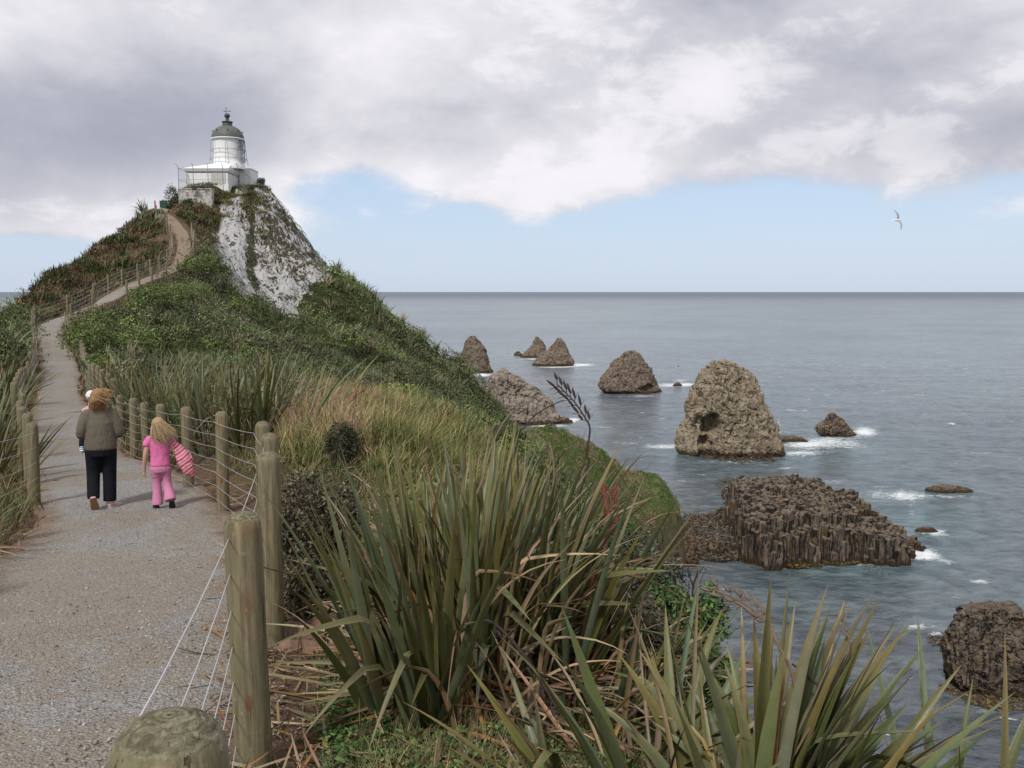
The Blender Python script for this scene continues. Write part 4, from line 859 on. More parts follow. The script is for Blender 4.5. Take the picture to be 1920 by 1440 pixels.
shrub(642, 893, 11.6, .25, .60, 5200, .032, [(0.035, 0.035, 0.018), (0.06, 0.055, 0.03), (0.03, 0.045, 0.018)], 'small round dark bush alone among the dry grass', 303, lobes=4, shell=.6)
shrub(1110, 1040, 8.0, .50, 1.05, 7500, .06, BRIGHT, 'bright green leafy shrub below the red pod stalk', 304, lobes=6)
shrub(1175, 1090, 7.8, .62, 1.15, 15000, .05, [(0.05, 0.075, 0.035), (0.09, 0.10, 0.06), (0.12, 0.10, 0.075), (0.04, 0.05, 0.025)], 'greyish olive shrub in front of the headland cliff', 305, lobes=6)
shrub(1250, 1170, 7.2, .50, .98, 11000, .05, BRIGHT, 'bright green shrub hanging at the cliff edge', 306, lobes=6)
shrub(1175, 1200, 6.2, .45, .72, 9000, .05, [(0.07, 0.06, 0.04), (0.13, 0.10, 0.06), (0.045, 0.065, 0.025)], 'brown and green scrub between the two foreground flaxes', 307, lobes=6)
shrub(1300, 1230, 6.6, .32, .8, 6000, .045, BRIGHT, 'small green shrub at the very edge above the bay', 308, lobes=4)
shrub(880, 900, 10.0, .42, .5, 3200, .055, BRIGHT, 'small leaved green plant peeping through the flax tops', 309, lobes=5)
shrub(700, 905, 9.5, .3, .30, 1800, .05, BRIGHT, 'low green plant behind the big flax on its left', 310, lobes=4)
# rounded bushes at the bend of the path
for k, (px, py, d, r, h, lab) in enumerate([(168, 640, 48, 1.5, 2.3, 'rounded bright green bush at the bend of the path'), (215, 650, 45, 1.5, 1.9, 'rounded green bush touching the bend bush on its right'), (255, 645, 50, 1.9, 2.3, 'spreading green bush between the two path levels'),
        (205, 690, 38, 1.0, 1.2, 'small green bush close to the right fence below the bend'), (300, 600, 60, 2.2, 2.4, 'wide green bush under the upper path'), (265, 575, 66, 1.8, 2.0, 'green bush hiding the start of the upper path'), (372, 520, 82, 1.8, 2.4, 'domed green bush beside the end of the white handrail'), (345, 560, 72, 2.2, 2.3, 'green bush below the row of dark posts')]):
    shrub(px, py, d, r, h, int(2600 + 900 * r), .11 + .0006 * d, HEATH, lab, 320 + k, lobes=9, group='rounded green bushes below the upper path', twigs=6, shell=.4, sink=.2)
for k, (px, py, d, r, h, lab, cols) in enumerate([(322, 392, 108.5, .9, 2.9, 'tall dark bush against the left end of the white wall', DARKG), (311, 393, 108, .6, 1.5, 'dark bush beside the sign board', DARKG), (352, 385, 106.5, .7, 1.3, 'dark bush growing in front of the white retaining wall', DARKG), (372, 403, 103.5, 1.0, .9, 'dark oval shrub on the brown bank under the wall', DARKG), (352, 412, 101, .9, .8, 'dark shrub left of the oval one, over the upper path', DARKG),
        (352, 350, 118, .9, .9, 'green bush inside the lighthouse fence', DARKG), (470, 356, 112.6, .7, .8, 'bush at the foot of the fence above the white rock face', DARKG), (488, 356, 116, .6, 1.3, 'pointed dark bush at the right end of the summit', DARKG), (405, 358, 110.0, .9, .3, 'low dark hedge plant along the front of the lighthouse', DARKG), (455, 352, 110.8, .9, .7, 'grassy bush under the right corner of the fence', HEATH), (300, 410, 101, .7, .9, 'rounded bush on the ridge left of the path top', DARKG)]):
    shrub(px, py, d, r, h, 900, .16, cols, lab, 340 + k, lobes=5, group='bushes around the lighthouse', twigs=4, shell=.5, sink=.2)
# two wind-bent little trees on the skyline
for k, (px, py, d, lab) in enumerate([(213, 446, 97.5, 'left one of two wind bent trees on the left skyline'), (225, 436, 99, 'right one of two wind bent trees on the left skyline')]):
    x, y = at(px, py, d); z = H1(x, y); root = empty('wind_bent_tree', (x, y, z - .1), lab, 'tree', 'wind bent trees'); mb = MB()
    mb.tube([(0, 0, 0), (.15, 0, .45), (.5, 0, .8)], [.09, .07, .03], 6); mb.tube([(.1, 0, .3), (.1, .2, .8)], [.05, .02], 5); mb.build('trunk', barkm, root)
    V, f, c = leaf_cloud(np.random.default_rng(400 + k), [(.35, 0, .95, .65, .35, .25), (.7, 0, 1.25, .4, .3, .22)], 700, .12, DARKG, .6); npmesh('crown', V, f, fol, root, False, c.clip(0, 1))
# bare twisted branches on the cliff edge
def bare_shrub(px, py, d, pts, label, seed):
    q0 = Vector(P(px, py, d)); root = empty('bare_shrub', (q0.x, q0.y, H1(q0.x, q0.y) - .05), label, 'shrub'); o = Vector(root.location); mb = MB()
    for line, r in pts:
        c = catmull(np.array([tuple(Vector(P(a, b_, d)) - o) for a, b_ in line]), 5); mb.tube([tuple(v) for v in c], list(np.linspace(r, r * .35, len(c))), 6)
    mb.build('branches', stalk_dark, root); return root
bare_shrub(1296, 1180, 7.4, [([(1293, 1220), (1296, 1150), (1300, 1100), (1310, 1066)], .014), ([(1300, 1100), (1290, 1070), (1296, 1050)], .008), ([(1305, 1085), (1318, 1064), (1324, 1072)], .006), ([(1300, 1120), (1312, 1090), (1328, 1060)], .005)], 'bare twisted twig standing against the bay', 5)

# ------------------------------------------------------------------ ground cover on the hillside (nobody could count it)
area_w = np.clip(GR, 1, 400) ** 0.0
def sample_ground(rng, mask, n, w=None):
    """random ground points, even over the picture area the ground covers"""
    idx = np.flatnonzero(mask); pr = None if w is None else w[idx] / w[idx].sum(); k = rng.choice(idx, n, p=pr)
    jx = rng.uniform(-.5, .5, n); jr = rng.uniform(-.5, .5, n)
    a = np.arctan2(GX[k], GY[k]) + jx * 0.0024; r = GR[k] * (1 + jr * 0.013); x = r * np.sin(a); y = r * np.cos(a)
    return x, y, hz(x, y), k
cell = (GR ** 2) * 0.0024 * 0.013
screen = cell * 1.0 / np.maximum(GR, 1) ** 1.4
cover_mask = (GPX > -150) & (GPX < 1150) & (GR > 20) & (GR < 150) & (mask_face < .25) & (PD > PWD + 0.9 + .25 * (GR > 60)) & (GZ > -50) & (GY > 15) & (GZ > -34)
right_slope = cover_mask & ~((GPX > 470) & (GPY < 500) & (GR > 95)) & ~((brown > .5) & (GR > 60)) & ~((GR < 27) & (GPX > 560)) & ~((GR > 80) & (GPX < 470) & (GPY < 470))
rng = np.random.default_rng(55)
def dome_cover(rng, x, y, z, nl, a, b_, h, size, cols_per, jit=.2, ang=None):
    """flattened leaf domes, one per point, each with nl leaf faces"""
    n = len(x); N = n * nl; k = np.repeat(np.arange(n), nl)
    u = rng.uniform(0, 2 * math.pi, N); r = np.sqrt(rng.random(N)); hh = np.sqrt(1 - r ** 2) * (1 - .35 * rng.random(N) ** 2)
    if ang is None: ang = rng.normal(-.1, .35, n)
    cx = r * np.cos(u) * a[k]; cy = r * np.sin(u) * b_[k]; ca, sa = np.cos(ang)[k], np.sin(ang)[k]
    ox = cx * ca - cy * sa; oy = cx * sa + cy * ca
    gx = x[k] + ox; gy = y[k] + oy
    # follow the slope with a local gradient
    e = .8; zx = (hz(x + e, y) - hz(x - e, y)) / (2 * e); zy = (hz(x, y + e) - hz(x, y - e)) / (2 * e); zx = zx.clip(-.95, .95); zy = zy.clip(-.95, .95)
    p = np.stack([gx, gy, z[k] + zx[k] * ox + zy[k] * oy + hh * h[k]], 1)
    d = np.stack([r * np.cos(u) * ca, r * np.sin(u), hh], 1); nrm = d + rng.standard_normal((N, 3)) * .65; nrm /= np.linalg.norm(nrm, axis=1)[:, None]
    q = np.cross(nrm, rng.standard_normal((N, 3))); q /= np.linalg.norm(q, axis=1)[:, None]; t = np.cross(nrm, q)
    s = size[k] * rng.uniform(.6, 1.4, N); l = q * s[:, None]; w_ = t * (s * .45)[:, None]
    V = np.stack([p - l * .5, p + w_ * .5, p + l * .5, p - w_ * .5], 1).reshape(-1, 3)
    c = cols_per[k] * (1 + jit * rng.standard_normal((N, 1))).clip(.45, 1.8)
    return V, np.arange(N * 4).reshape(N, 4), np.repeat(c, 4, 0)
x, y, z, k = sample_ground(rng, right_slope, 5400, screen)
r = np.hypot(x, y); patch = fbm(np.stack([x * .07, y * .20, z * .05], 1), 3, 77)
cols = np.where((patch + rng.normal(0, .25, len(x)) > .05)[:, None], pal(rng, len(x), HEATH, .2), pal(rng, len(x), [(0.055, 0.075, 0.03), (0.085, 0.10, 0.04), (0.045, 0.06, 0.025), (0.12, 0.10, 0.06), (0.11, 0.125, 0.05)], .25))
sc = np.clip(r / 75, .35, 1.3)
cols = cols * (1 + .75 * fbm(np.stack([x * .16 + 40, y * .34, z * .1], 1), 3, 78)).clip(.4, 1.7)[:, None]
spx, spy = proj(x, y, z); low_ = np.where((spx > 540) & (r > 80), .5, 1.0)
V1 = dome_cover(rng, x, y, z, 135, sc * rng.uniform(.8, 2.9, len(x)), sc * rng.uniform(.5, 1.25, len(x)), sc * low_ * rng.uniform(.45, 1.35, len(x)), .085 + .0011 * r, cols, ang=rng.normal(-.25, .3, len(x)))
o = npmesh('hillside_scrub', V1[0], V1[1], fol, None, False, V1[2].clip(0, 1)); tag(o, 'dense wind combed green scrub covering the hillside below the white rock face', 'scrub', kind='stuff')
# grassy / flaxy tufts mixed into it
def tufts(rng, x, y, z, per, L, Wd, cols, tips, tilt=.5, bend=.7, S=3, wind=(.35, 0, 0), rad=.12, prof='grass', across=2, pw=1.5):
    n = len(x); k = np.repeat(np.arange(n), per); N = len(k); base = np.stack([x[k] + rng.normal(0, 1, N) * rad, y[k] + rng.normal(0, 1, N) * rad, z[k] - .03], 1)
    c0 = cols[k] * (1 + .2 * rng.standard_normal((N, 1))).clip(.5, 1.6); c1 = tips[k] * (1 + .2 * rng.standard_normal((N, 1))).clip(.5, 1.6)
    return ribbons(base, rng.uniform(0, 6.28, N), np.abs(rng.normal(0, tilt, N)), rng.uniform(.2, 1, N) * bend, L[k] * rng.uniform(.55, 1.1, N), Wd[k], c0, c1, S, pw, .2, rng.normal(0, .8, N), across=across, wind=wind, prof=prof)
x, y, z, k = sample_ground(rng, right_slope, 2300, screen); r = np.hypot(x, y)
cols = pal(rng, len(x), [(0.095, 0.11, 0.05), (0.13, 0.14, 0.075), (0.17, 0.16, 0.09), (0.08, 0.105, 0.04)], .2)
V2 = tufts(rng, x, y, z, 22, .75 + .008 * r, .035 + .0007 * r, cols, cols * 1.5, rad=.18)
x, y, z, k = sample_ground(rng, cover_mask & ((brown > .5) | ((GR > 80) & (GPX < 470) & (GPY < 470))) & (GR > 50) & ~((GY > 107.5) & (GPX > 335)), 2600, screen); r = np.hypot(x, y)
cols = pal(rng, len(x), [(0.115, 0.08, 0.05), (0.14, 0.105, 0.06), (0.10, 0.065, 0.045), (0.075, 0.09, 0.035), (0.18, 0.14, 0.08), (0.06, 0.085, 0.03), (0.09, 0.10, 0.04)], .2)
V3 = tufts(rng, x, y, z, 20, .35 + .003 * r, .03 + .0006 * r, cols, cols * 1.3, rad=.3)
o = npmesh('hillside_tufts', *(lambda m: (m[0], m[1]))(merge([V2])), fol, None, False, V2[2].clip(0, 1)); tag(o, 'pale grass and flax tufts scattered through the hillside scrub', 'grass', kind='stuff')
V4 = dome_cover(rng, x, y, z, 26, rng.uniform(.4, 1.0, len(x)), rng.uniform(.3, .6, len(x)), rng.uniform(.1, .35, len(x)), .1 + .001 * r, cols * .9)
m_ = merge([V3, V4]); o = npmesh('dead_bracken', m_[0], m_[1], fol_dry, None, False, m_[2].clip(0, 1)); tag(o, 'reddish brown dead undergrowth on the slope around the upper path', 'undergrowth', kind='stuff')
x, y, z, k = sample_ground(rng, (GY > 107.5) & (GY < 124) & (GPX > 335) & (GPX < 500) & (GR < 130), 900, screen); sel = ~((np.abs(x + 37.6) < 3) & (y > 113.7)); x, y, z = x[sel], y[sel], z[sel]
cols = pal(rng, len(x), [(0.13, 0.12, 0.055), (0.09, 0.11, 0.035), (0.19, 0.15, 0.08), (0.07, 0.09, 0.03)], .2); vv = tufts(rng, x, y, z, 20, np.full(len(x), .42), np.full(len(x), .07), cols, cols * 1.3, rad=.3)
o = npmesh('summit_grass', vv[0], vv[1], fol_dry, None, False, vv[2].clip(0, 1)); tag(o, 'rough grass around the foot of the lighthouse', 'grass', kind='stuff')
# dark plants holding on in the white face
x, y, z, k = sample_ground(rng, (mask_face > .4), 700, screen * (.25 + strip)); ns_ = fbm(np.stack([x * .5, y * .5, z * .15], 1), 3, 4); sel = ns_ > -.05; x, y, z = x[sel], y[sel], z[sel]
if len(x):
    cols = pal(rng, len(x), DARKG + [(0.09, 0.07, 0.03)], .2); v5 = dome_cover(rng, x, y, z, 30, rng.uniform(.25, .6, len(x)), rng.uniform(.3, .9, len(x)), rng.uniform(.15, .4, len(x)), np.full(len(x), .15), cols)
    o = npmesh('cliff_plants', v5[0], v5[1], fol, None, False, v5[2].clip(0, 1)); tag(o, 'dark plants clinging to ledges of the white rock face', 'cliff plants', kind='stuff')
# headland turf
x, y, z, k = sample_ground(rng, (mask_head > .5) & (GZ > -50.5) & (GPX > 960) & (GPX < 1330), 2600, screen); r = np.hypot(x, y)
tone_ = fbm(np.stack([x * .12, y * .12, 0 * x], 1), 3, 12)
cols = np.where((tone_ > .1)[:, None], pal(rng, len(x), [(0.24, 0.195, 0.11), (0.19, 0.165, 0.085)], .15), pal(rng, len(x), [(0.085, 0.135, 0.033), (0.12, 0.165, 0.048), (0.07, 0.11, 0.028), (0.14, 0.17, 0.06)], .25))
v6 = dome_cover(rng, x, y, z, 46, rng.uniform(.5, 1.6, len(x)), rng.uniform(.5, 1.2, len(x)), rng.uniform(.15, .6, len(x)), np.full(len(x), .27), cols)
o = npmesh('headland_turf', v6[0], v6[1], fol, None, False, v6[2].clip(0, 1)); tag(o, 'green tussocky turf covering the low headland', 'turf', kind='stuff')

# ------------------------------------------------------------------ dry grass
gm_ = (GR > 8.5) & (GR < 28) & (GPX > 520) & (GPX < 1080) & (GPY > 690) & (PD > PWD + .9) & ~((np.abs(GPX - 642) < 45) & (GPY > 845) & (GPY < 1010))
x, y, z, k = sample_ground(rng, gm_, 5200, np.exp(-((GPX - 720) / 190) ** 2) * screen); px_, py_ = proj(x, y, z)
gold = np.exp(-((px_ - 620) / 95) ** 2 - ((py_ - 790) / 60) ** 2); t_ = rng.random(len(x)) < (.12 + .8 * gold)
cols = np.where(t_[:, None], pal(rng, len(x), [(0.34, 0.23, 0.13), (0.42, 0.31, 0.18), (0.26, 0.17, 0.10), (0.38, 0.25, 0.17)], .2), pal(rng, len(x), [(0.15, 0.17, 0.055), (0.20, 0.20, 0.08), (0.11, 0.135, 0.04)], .2))
near = np.hypot(x, y); hgt = np.where(near < 12, .28, .55)
v7 = tufts(rng, x, y, z, 13, hgt * rng.uniform(.6, 1.25, len(x)), .006 + .0005 * near, cols * .9, cols * 1.25, .35, 1.1, 4, (.3, 0, .0), .07)
nh = 900; kk = rng.choice(len(x), nh); hb = np.stack([x[kk], y[kk], z[kk] + .02], 1)
hc = pal(rng, nh, [(0.36, 0.30, 0.19), (0.28, 0.22, 0.13)], .2)
v8 = ribbons(hb, rng.normal(0, .8, nh), rng.uniform(0, .25, nh), rng.uniform(.5, 1.6, nh), .8 * rng.uniform(.6, 1.1, nh) * np.where(near[kk] < 12, .5, 1), np.full(nh, .012), hc, hc, 7, 3, .2, None, across=2, prof='grass')
m_ = merge([v7, v8]); o = npmesh('dry_grass', m_[0], m_[1], fol_dry, None, False, m_[2].clip(0, 1)); tag(o, 'golden dry grass on the bank behind the fence', 'grass', kind='stuff')
# short grass, litter and weeds along the fences and in the foreground
gm2 = (GR > 2.2) & (GR < 9) & (GPX > 470) & (GPX < 1500) & (PD > PWD + .55) & (GPY < 1900)
x, y, z, k = sample_ground(rng, gm2, 3600, cell / GR ** 1.5); px_, py_ = proj(x, y, z)
cols = pal(rng, len(x), [(0.09, 0.11, 0.035), (0.22, 0.16, 0.09), (0.16, 0.11, 0.06), (0.12, 0.13, 0.05), (0.28, 0.21, 0.12)], .2)
keep_ = ~((px_ < 640) & (py_ > 1150) & (py_ < 1330)) | (rng.random(len(x)) < .12); x, y, z, cols = x[keep_], y[keep_], z[keep_], cols[keep_]
v9 = tufts(rng, x, y, z, 12, rng.uniform(.08, .26, len(x)), np.full(len(x), .0045), cols * .9, cols * 1.2, .6, 1.3, 4, (.15, 0, 0), .05)
x, y, z, k = sample_ground(rng, (GR > 7.5) & (GR < 17) & (GPX > 430) & (GPX < 1100) & (PD > PWD + .7), 2600, screen)
cols = pal(rng, len(x), [(0.12, 0.14, 0.05), (0.26, 0.19, 0.11), (0.20, 0.14, 0.08), (0.16, 0.16, 0.07)], .2); v9b = tufts(rng, x, y, z, 14, rng.uniform(.1, .26, len(x)), np.full(len(x), .008), cols * .9, cols * 1.2, .6, 1.2, 4, (.2, 0, 0), .08)
gm3 = (((GPX < 90) & (GR > 8)) | ((GPX < 330) & (GR > 16))) & (GR < 60) & (GPX > -250) & (PD > PWD + .15) & (PD < PWD + 5)
x, y, z, k = sample_ground(rng, gm3, 2600, screen); near = np.hypot(x, y)
cols = pal(rng, len(x), [(0.12, 0.13, 0.05), (0.24, 0.18, 0.10), (0.16, 0.12, 0.07), (0.09, 0.11, 0.04)], .2)
v10 = tufts(rng, x, y, z, 14, rng.uniform(.2, .55, len(x)), .006 + .0006 * near, cols * .9, cols * 1.2, .5, 1.1, 4, (.2, 0, 0), .12)
m_ = merge([v9, v9b, v10]); o = npmesh('short_grass', m_[0], m_[1], fol_dry, None, False, m_[2].clip(0, 1)); tag(o, 'short mixed grass beside the path and under the flax', 'grass', kind='stuff')
# low fresh green weeds in the bottom foreground
x, y, z, k = sample_ground(rng, (GR > 2.4) & (GR < 6) & (GPX > 600) & (GPX < 1350) & (GPY > 1180), 1100, cell / GR ** 1.5)
cols = pal(rng, len(x), BRIGHT, .2); v11 = dome_cover(rng, x, y, z, 40, rng.uniform(.05, .12, len(x)), rng.uniform(.05, .12, len(x)), rng.uniform(.04, .13, len(x)), np.full(len(x), .028), cols * 1.2)
o = npmesh('green_weeds', v11[0], v11[1], fol, None, False, v11[2].clip(0, 1)); tag(o, 'low fresh green weeds at the bottom of the bank', 'weeds', kind='stuff')
# dead leaf strips lying on the ground both sides of the fence
x, y, z, k = sample_ground(rng, (GR > 2) & (GR < 26) & (PD > PWD - .25) & (PD < PWD + 2.2) & (GPX < 1050) & (GPX > -60) & (GY > 1), 3400, cell / GR ** 1.3)
N = len(x); c0 = pal(rng, N, DEADS + [(0.10, 0.06, 0.04), (0.30, 0.22, 0.15)], .25)
v12 = ribbons(np.stack([x, y, z + .012 + .03 * rng.random(N)], 1), rng.uniform(0, 6.28, N), rng.uniform(1.35, 1.62, N), rng.normal(0, .18, N), rng.uniform(.06, .42, N), rng.uniform(.006, .024, N), c0, c0 * .8, 4, 1, .3, rng.normal(0, .6, N))
o = npmesh('leaf_litter', v12[0], v12[1], fol_dry, None, False, v12[2].clip(0, 1)); tag(o, 'brown dead flax strips littering the path edges', 'litter', kind='stuff')

# kelp
kelpm = foliage_mat('kelp', .35, .5)
def kelp_patch(poly, n, label, cols, size=.7, lift=.25, seed=9):
    rng = np.random.default_rng(seed); pl = [tuple(PZ(a, b_, SEA)[:2]) for a, b_ in poly]; xs = [q[0] for q in pl]; ys = [q[1] for q in pl]
    x = rng.uniform(min(xs), max(xs), n * 4); y = rng.uniform(min(ys), max(ys), n * 4); sd = sdpoly(x, y, pl) + 1.8 * fbm(np.stack([x * .25, y * .25, 0 * x], 1), 4, seed)
    s_ = sd > 0; x, y = x[s_][:n], y[s_][:n]; N = len(x)
    c = pal(rng, N, cols, .3); v = ribbons(np.stack([x, y, np.full(N, SEA - .1) + rng.random(N) * lift * 1.2], 1), rng.uniform(0, 6.28, N), rng.uniform(.8, 1.5, N), rng.uniform(.1, 1.0, N), rng.uniform(.5, 1.4, N) * size, rng.uniform(.1, .3, N) * size, c, c * .8, 4, 1, .3, rng.normal(0, .6, N))
    o = npmesh('kelp', v[0], v[1], kelpm, None, False, v[2].clip(0, 1)); return tag(o, label, 'kelp', kind='stuff')
KC = [(0.05, 0.032, 0.018), (0.10, 0.065, 0.03), (0.14, 0.10, 0.05), (0.035, 0.025, 0.018), (0.20, 0.16, 0.10)]
kelp_patch([(1292, 968), (1340, 960), (1400, 950), (1432, 1000), (1432, 1045), (1400, 1055), (1320, 1050), (1290, 1030)], 15000, 'wide brown kelp bed between the headland and the basalt platform', KC, 1.0, .5)
kelp_patch([(1340, 900), (1395, 890), (1390, 935), (1345, 930)], 1200, 'small kelp patch off the far end of the basalt platform', KC, .8, seed=3)
kelp_patch([(1425, 1035), (1500, 1058), (1640, 1052), (1650, 1060), (1500, 1070), (1425, 1052)], 3600, 'golden kelp fringe along the front of the basalt platform', [(0.12, 0.085, 0.03), (0.16, 0.11, 0.04), (0.07, 0.05, 0.02)], .8, .5, seed=4)
kelp_patch([(1770, 1285), (1800, 1300), (1935, 1312), (1935, 1336), (1830, 1330), (1775, 1306)], 2600, 'golden kelp skirt around the squat rock at lower right', [(0.14, 0.09, 0.03), (0.19, 0.13, 0.05), (0.08, 0.055, 0.025)], .6, .4, seed=5)
kelp_patch([(1738, 1186), (1768, 1184), (1770, 1215), (1742, 1212)], 350, 'thin kelp strands off the left side of the squat rock', KC, .6, .2, seed=6)
kelp_patch([(1620, 1062), (1670, 1064), (1668, 1078), (1615, 1076)], 500, 'loose kelp floating in front of the basalt platform', KC, .7, .15, seed=7)
kelp_patch([(1296, 846), (1460, 856), (1468, 866), (1380, 868), (1290, 856)], 1500, 'brown kelp rim around the foot of the largest sea stack', KC, 1.2, .5, seed=8)

# ------------------------------------------------------------------ fences of round posts and plain wire
def wood_material():
    m, g, b = material('weathered fence post', 0.85, 0.2); oc = g.node('ShaderNodeTexCoord').outputs['Object']; pos = g.pos()
    gr = g.noise(g.scalev(oc, (38, 38, 2.2)), 1.0, 6, 0.7, 0.4); big = g.noise(g.scalev(pos, (1, 1, .6)), 4.0, 4, 0.6); lic = g.noise(oc, 26, 5, .7)
    c = g.mix(g.ss(gr, .3, .7), (0.10, 0.082, 0.048), (0.27, 0.225, 0.14))
    c = g.mix(g.m('MULTIPLY', g.ss(big, .42, .66), .6), c, (0.16, 0.155, 0.085)); c = g.mix(g.ss(big, .45, .3), c, (0.19, 0.12, 0.06))
    c = g.mix(g.m('MULTIPLY', g.ss(lic, .60, .7), .6), c, (0.30, 0.31, 0.22))
    ox, oy, oz = g.sep(oc); rad_ = g.m('SQRT', g.m('ADD', g.m('MULTIPLY', ox, ox), g.m('MULTIPLY', oy, oy)))
    ring = g.m('SINE', g.m('ADD', g.m('MULTIPLY', rad_, 520.0), g.m('MULTIPLY', g.noise(oc, 22, 4, .7), 16.0))); topm = g.ss(g.sep(g.nrm())[2], .35, .75)
    blot = g.noise(oc, 34, 6, .75, 1.0); crack = g.ss(g.noise(g.scalev(oc, (60, 60, 1.4)), 1.0, 3, .6), .64, .70)
    c = g.mix(g.m('MULTIPLY', crack, .75), c, (0.035, 0.028, 0.018))
    tc = g.mix(g.ss(blot, .35, .65), (0.08, 0.075, 0.042), (0.25, 0.235, 0.155)); tc = g.mix(g.m('MULTIPLY', g.ss(ring, .1, .9), .45), tc, (0.10, 0.075, 0.045)); c = g.mix(topm, c, tc)
    kn = g.voro(g.scalev(oc, (7, 7, 3.2)), 1.0, 'Distance'); c = g.mix(g.m('MULTIPLY', g.ss(kn, .16, .08), .7), c, (0.16, 0.065, 0.025))
    g.put(b.inputs['Base Color'], c); g.put(b.inputs['Normal'], g.bump(g.m('ADD', g.m('SUBTRACT', gr, g.m('MULTIPLY', crack, .8)), g.m('ADD', g.m('MULTIPLY', lic, .4), g.m('MULTIPLY', g.m('MULTIPLY', ring, topm), .25))), .8, .006)); return m
woodm = wood_material(); wirem = simple('galvanised wire', (0.55, 0.56, 0.58), .45, .5, .08, 40); wirem.node_tree.nodes['Principled BSDF'].inputs['Metallic'].default_value = .35
def post(parent, x, y, z0, ztop, r=.08, n=20, lean=0.0):
    h = ztop - z0 + .35; mb = MB(); prof = [(r * 1.02, 0)]
    for t in np.linspace(.1, 1, 7 if n > 12 else 2): prof.append((r * (1.02 - .02 * t), (h - r * .95) * t))
    prof += [(r * .965, h - r * .62), (r * .86, h - r * .36), (r * .66, h - r * .15), (r * .38, h - r * .035), (0.002, h)]
    mb.lathe(prof, n=n)
    o = mb.build('post', woodm, parent, True); o.location = Vector((x, y, z0 - .35)) - Vector(parent.location); o.rotation_euler = (random.uniform(-.02, .02), lean + random.uniform(-.02, .02), random.uniform(0, 6)); return o
def fence(posts, label, side, nw=7, wr=.0023, group='post and wire fences along the path', wfun=None):
    """posts: (x, y, ground z, top z, radius)"""
    p0 = posts[0]; root = empty('wire_fence', (p0[0], p0[1], p0[2]), label, 'fence', group); o = Vector(root.location)
    for i, (x, y, z0, zt, r) in enumerate(posts): post(root, x, y, z0, zt, r, 40 if math.hypot(x, y) < 6 else (20 if math.hypot(x, y) < 25 else 8))
    for k in range(nw):
        mb = MB(); fr = .10 + .80 * k / (nw - 1); pts = []
        for i, (x, y, z0, zt, r) in enumerate(posts):
            a = posts[max(0, i - 1)]; b = posts[min(len(posts) - 1, i + 1)]; d = Vector((b[0] - a[0], b[1] - a[1], 0)).normalized(); nn = Vector((d.y, -d.x, 0)) * side * (r * .95 + .004)
            q = Vector((x, y, z0 + (zt - z0) * fr + .008 * math.sin(i * 2.3 + k))) + nn
            if pts:
                for t in (.25, .5, .75): pts.append(prev.lerp(q, t) - Vector((0, 0, .022 * 4 * t * (1 - t))) + Vector((math.sin(i * 7 + k + t * 5), 0, math.cos(i * 5 + k * 3 + t * 4))) * .0015)
            pts.append(q); prev = q
        mb.tube([v - o for v in pts], [max(wr, .00008 * math.hypot((v).x, (v).y)) for v in pts], 5); mb.build('wire', wirem, root, True)
    return root
near_right = [(283, 1345, 1.22, None, .082), (465, 958, 3.9, None, .08), (502, 848, 6.0, 1235, .08), (511, 811, 8.3, None, .08), (489, 790, 10.0, None, .08), (412, 771, 11.8, 951, .08), (349, 762, 13.6, 912, .08), (303, 757, 15.2, None, .08), (273, 753, 16.6, None, .08), (247, 746, 17.8, 860, .08), (224, 740, 19.3, 842, .08)]
rp = []
for px, pt, d, pb, r in near_right:
    q = P(px, pt, d); zb = P(px, pb, d)[2] if pb else H1(q[0], q[1]); zb = min(zb, q[2] - 1.15) if pb is None else zb; rp.append((q[0], q[1], zb, q[2], r))
def offset_posts(i0, i1, side, gap, spacing, h=1.3, r=.08):
    out = []; acc = 0; last = None
    for i in range(i0, i1):
        a, b = PC[i], PC[i + 1]; d = b[:2] - a[:2]; L = np.linalg.norm(d)
        if L < 1e-6: continue
        d /= L; acc += L
        if last is None or acc >= spacing:
            acc = 0; last = i; x = a[0] + d[1] * side * (PW[i] + gap); y = a[1] - d[0] * side * (PW[i] + gap); z = H1(x, y); out.append((x, y, z, z + h, r))
    return out
def pidx(yv):
    return int(np.argmin(np.abs(PC[:160, 1] - yv)))
iTurn = int(np.argmin(np.hypot(PC[:, 0] - P(98, 612, 64)[0], PC[:, 1] - 64)))
fr = fence(rp + offset_posts(pidx(21.5), iTurn, 1, .25, 2.4), 'post and wire fence on the seaward right side of the path, up to the bend', -1)
lp = []
for px, pt, d, pb in [(-60, 815, 9.6, 1040), (55, 792, 12.4, 970), (48, 774, 14.2, None), (44, 762, 15.8, None), (38, 750, 17.6, None), (42, 738, 19.6, None)]:
    q = P(px, pt, d); zb = P(px, pb, d)[2] if pb else max(H1(q[0], q[1]), q[2] - 1.4); lp.append((q[0], q[1], zb, q[2], .08))
q0 = P(-260, 850, 6.8); lp = [(q0[0], q0[1], H1(q0[0], q0[1]), q0[2], .08)] + lp
fence(lp + offset_posts(pidx(22), iTurn - 2, -1, .25, 2.4), 'post and wire fence on the landward left side of the path, below the bend', 1, 6)
fence(offset_posts(iTurn + 3, len(PC) - 34, 1, .35, 2.5, 1.45, .085), 'dark weathered post and wire fence on the right edge of the upper path', -1, 5)
fence(offset_posts(iTurn + 1, len(PC) - 20, -1, .5, 2.5, 1.45, .085), 'post and wire fence crossing the brown slope on the left of the upper path', 1, 5)

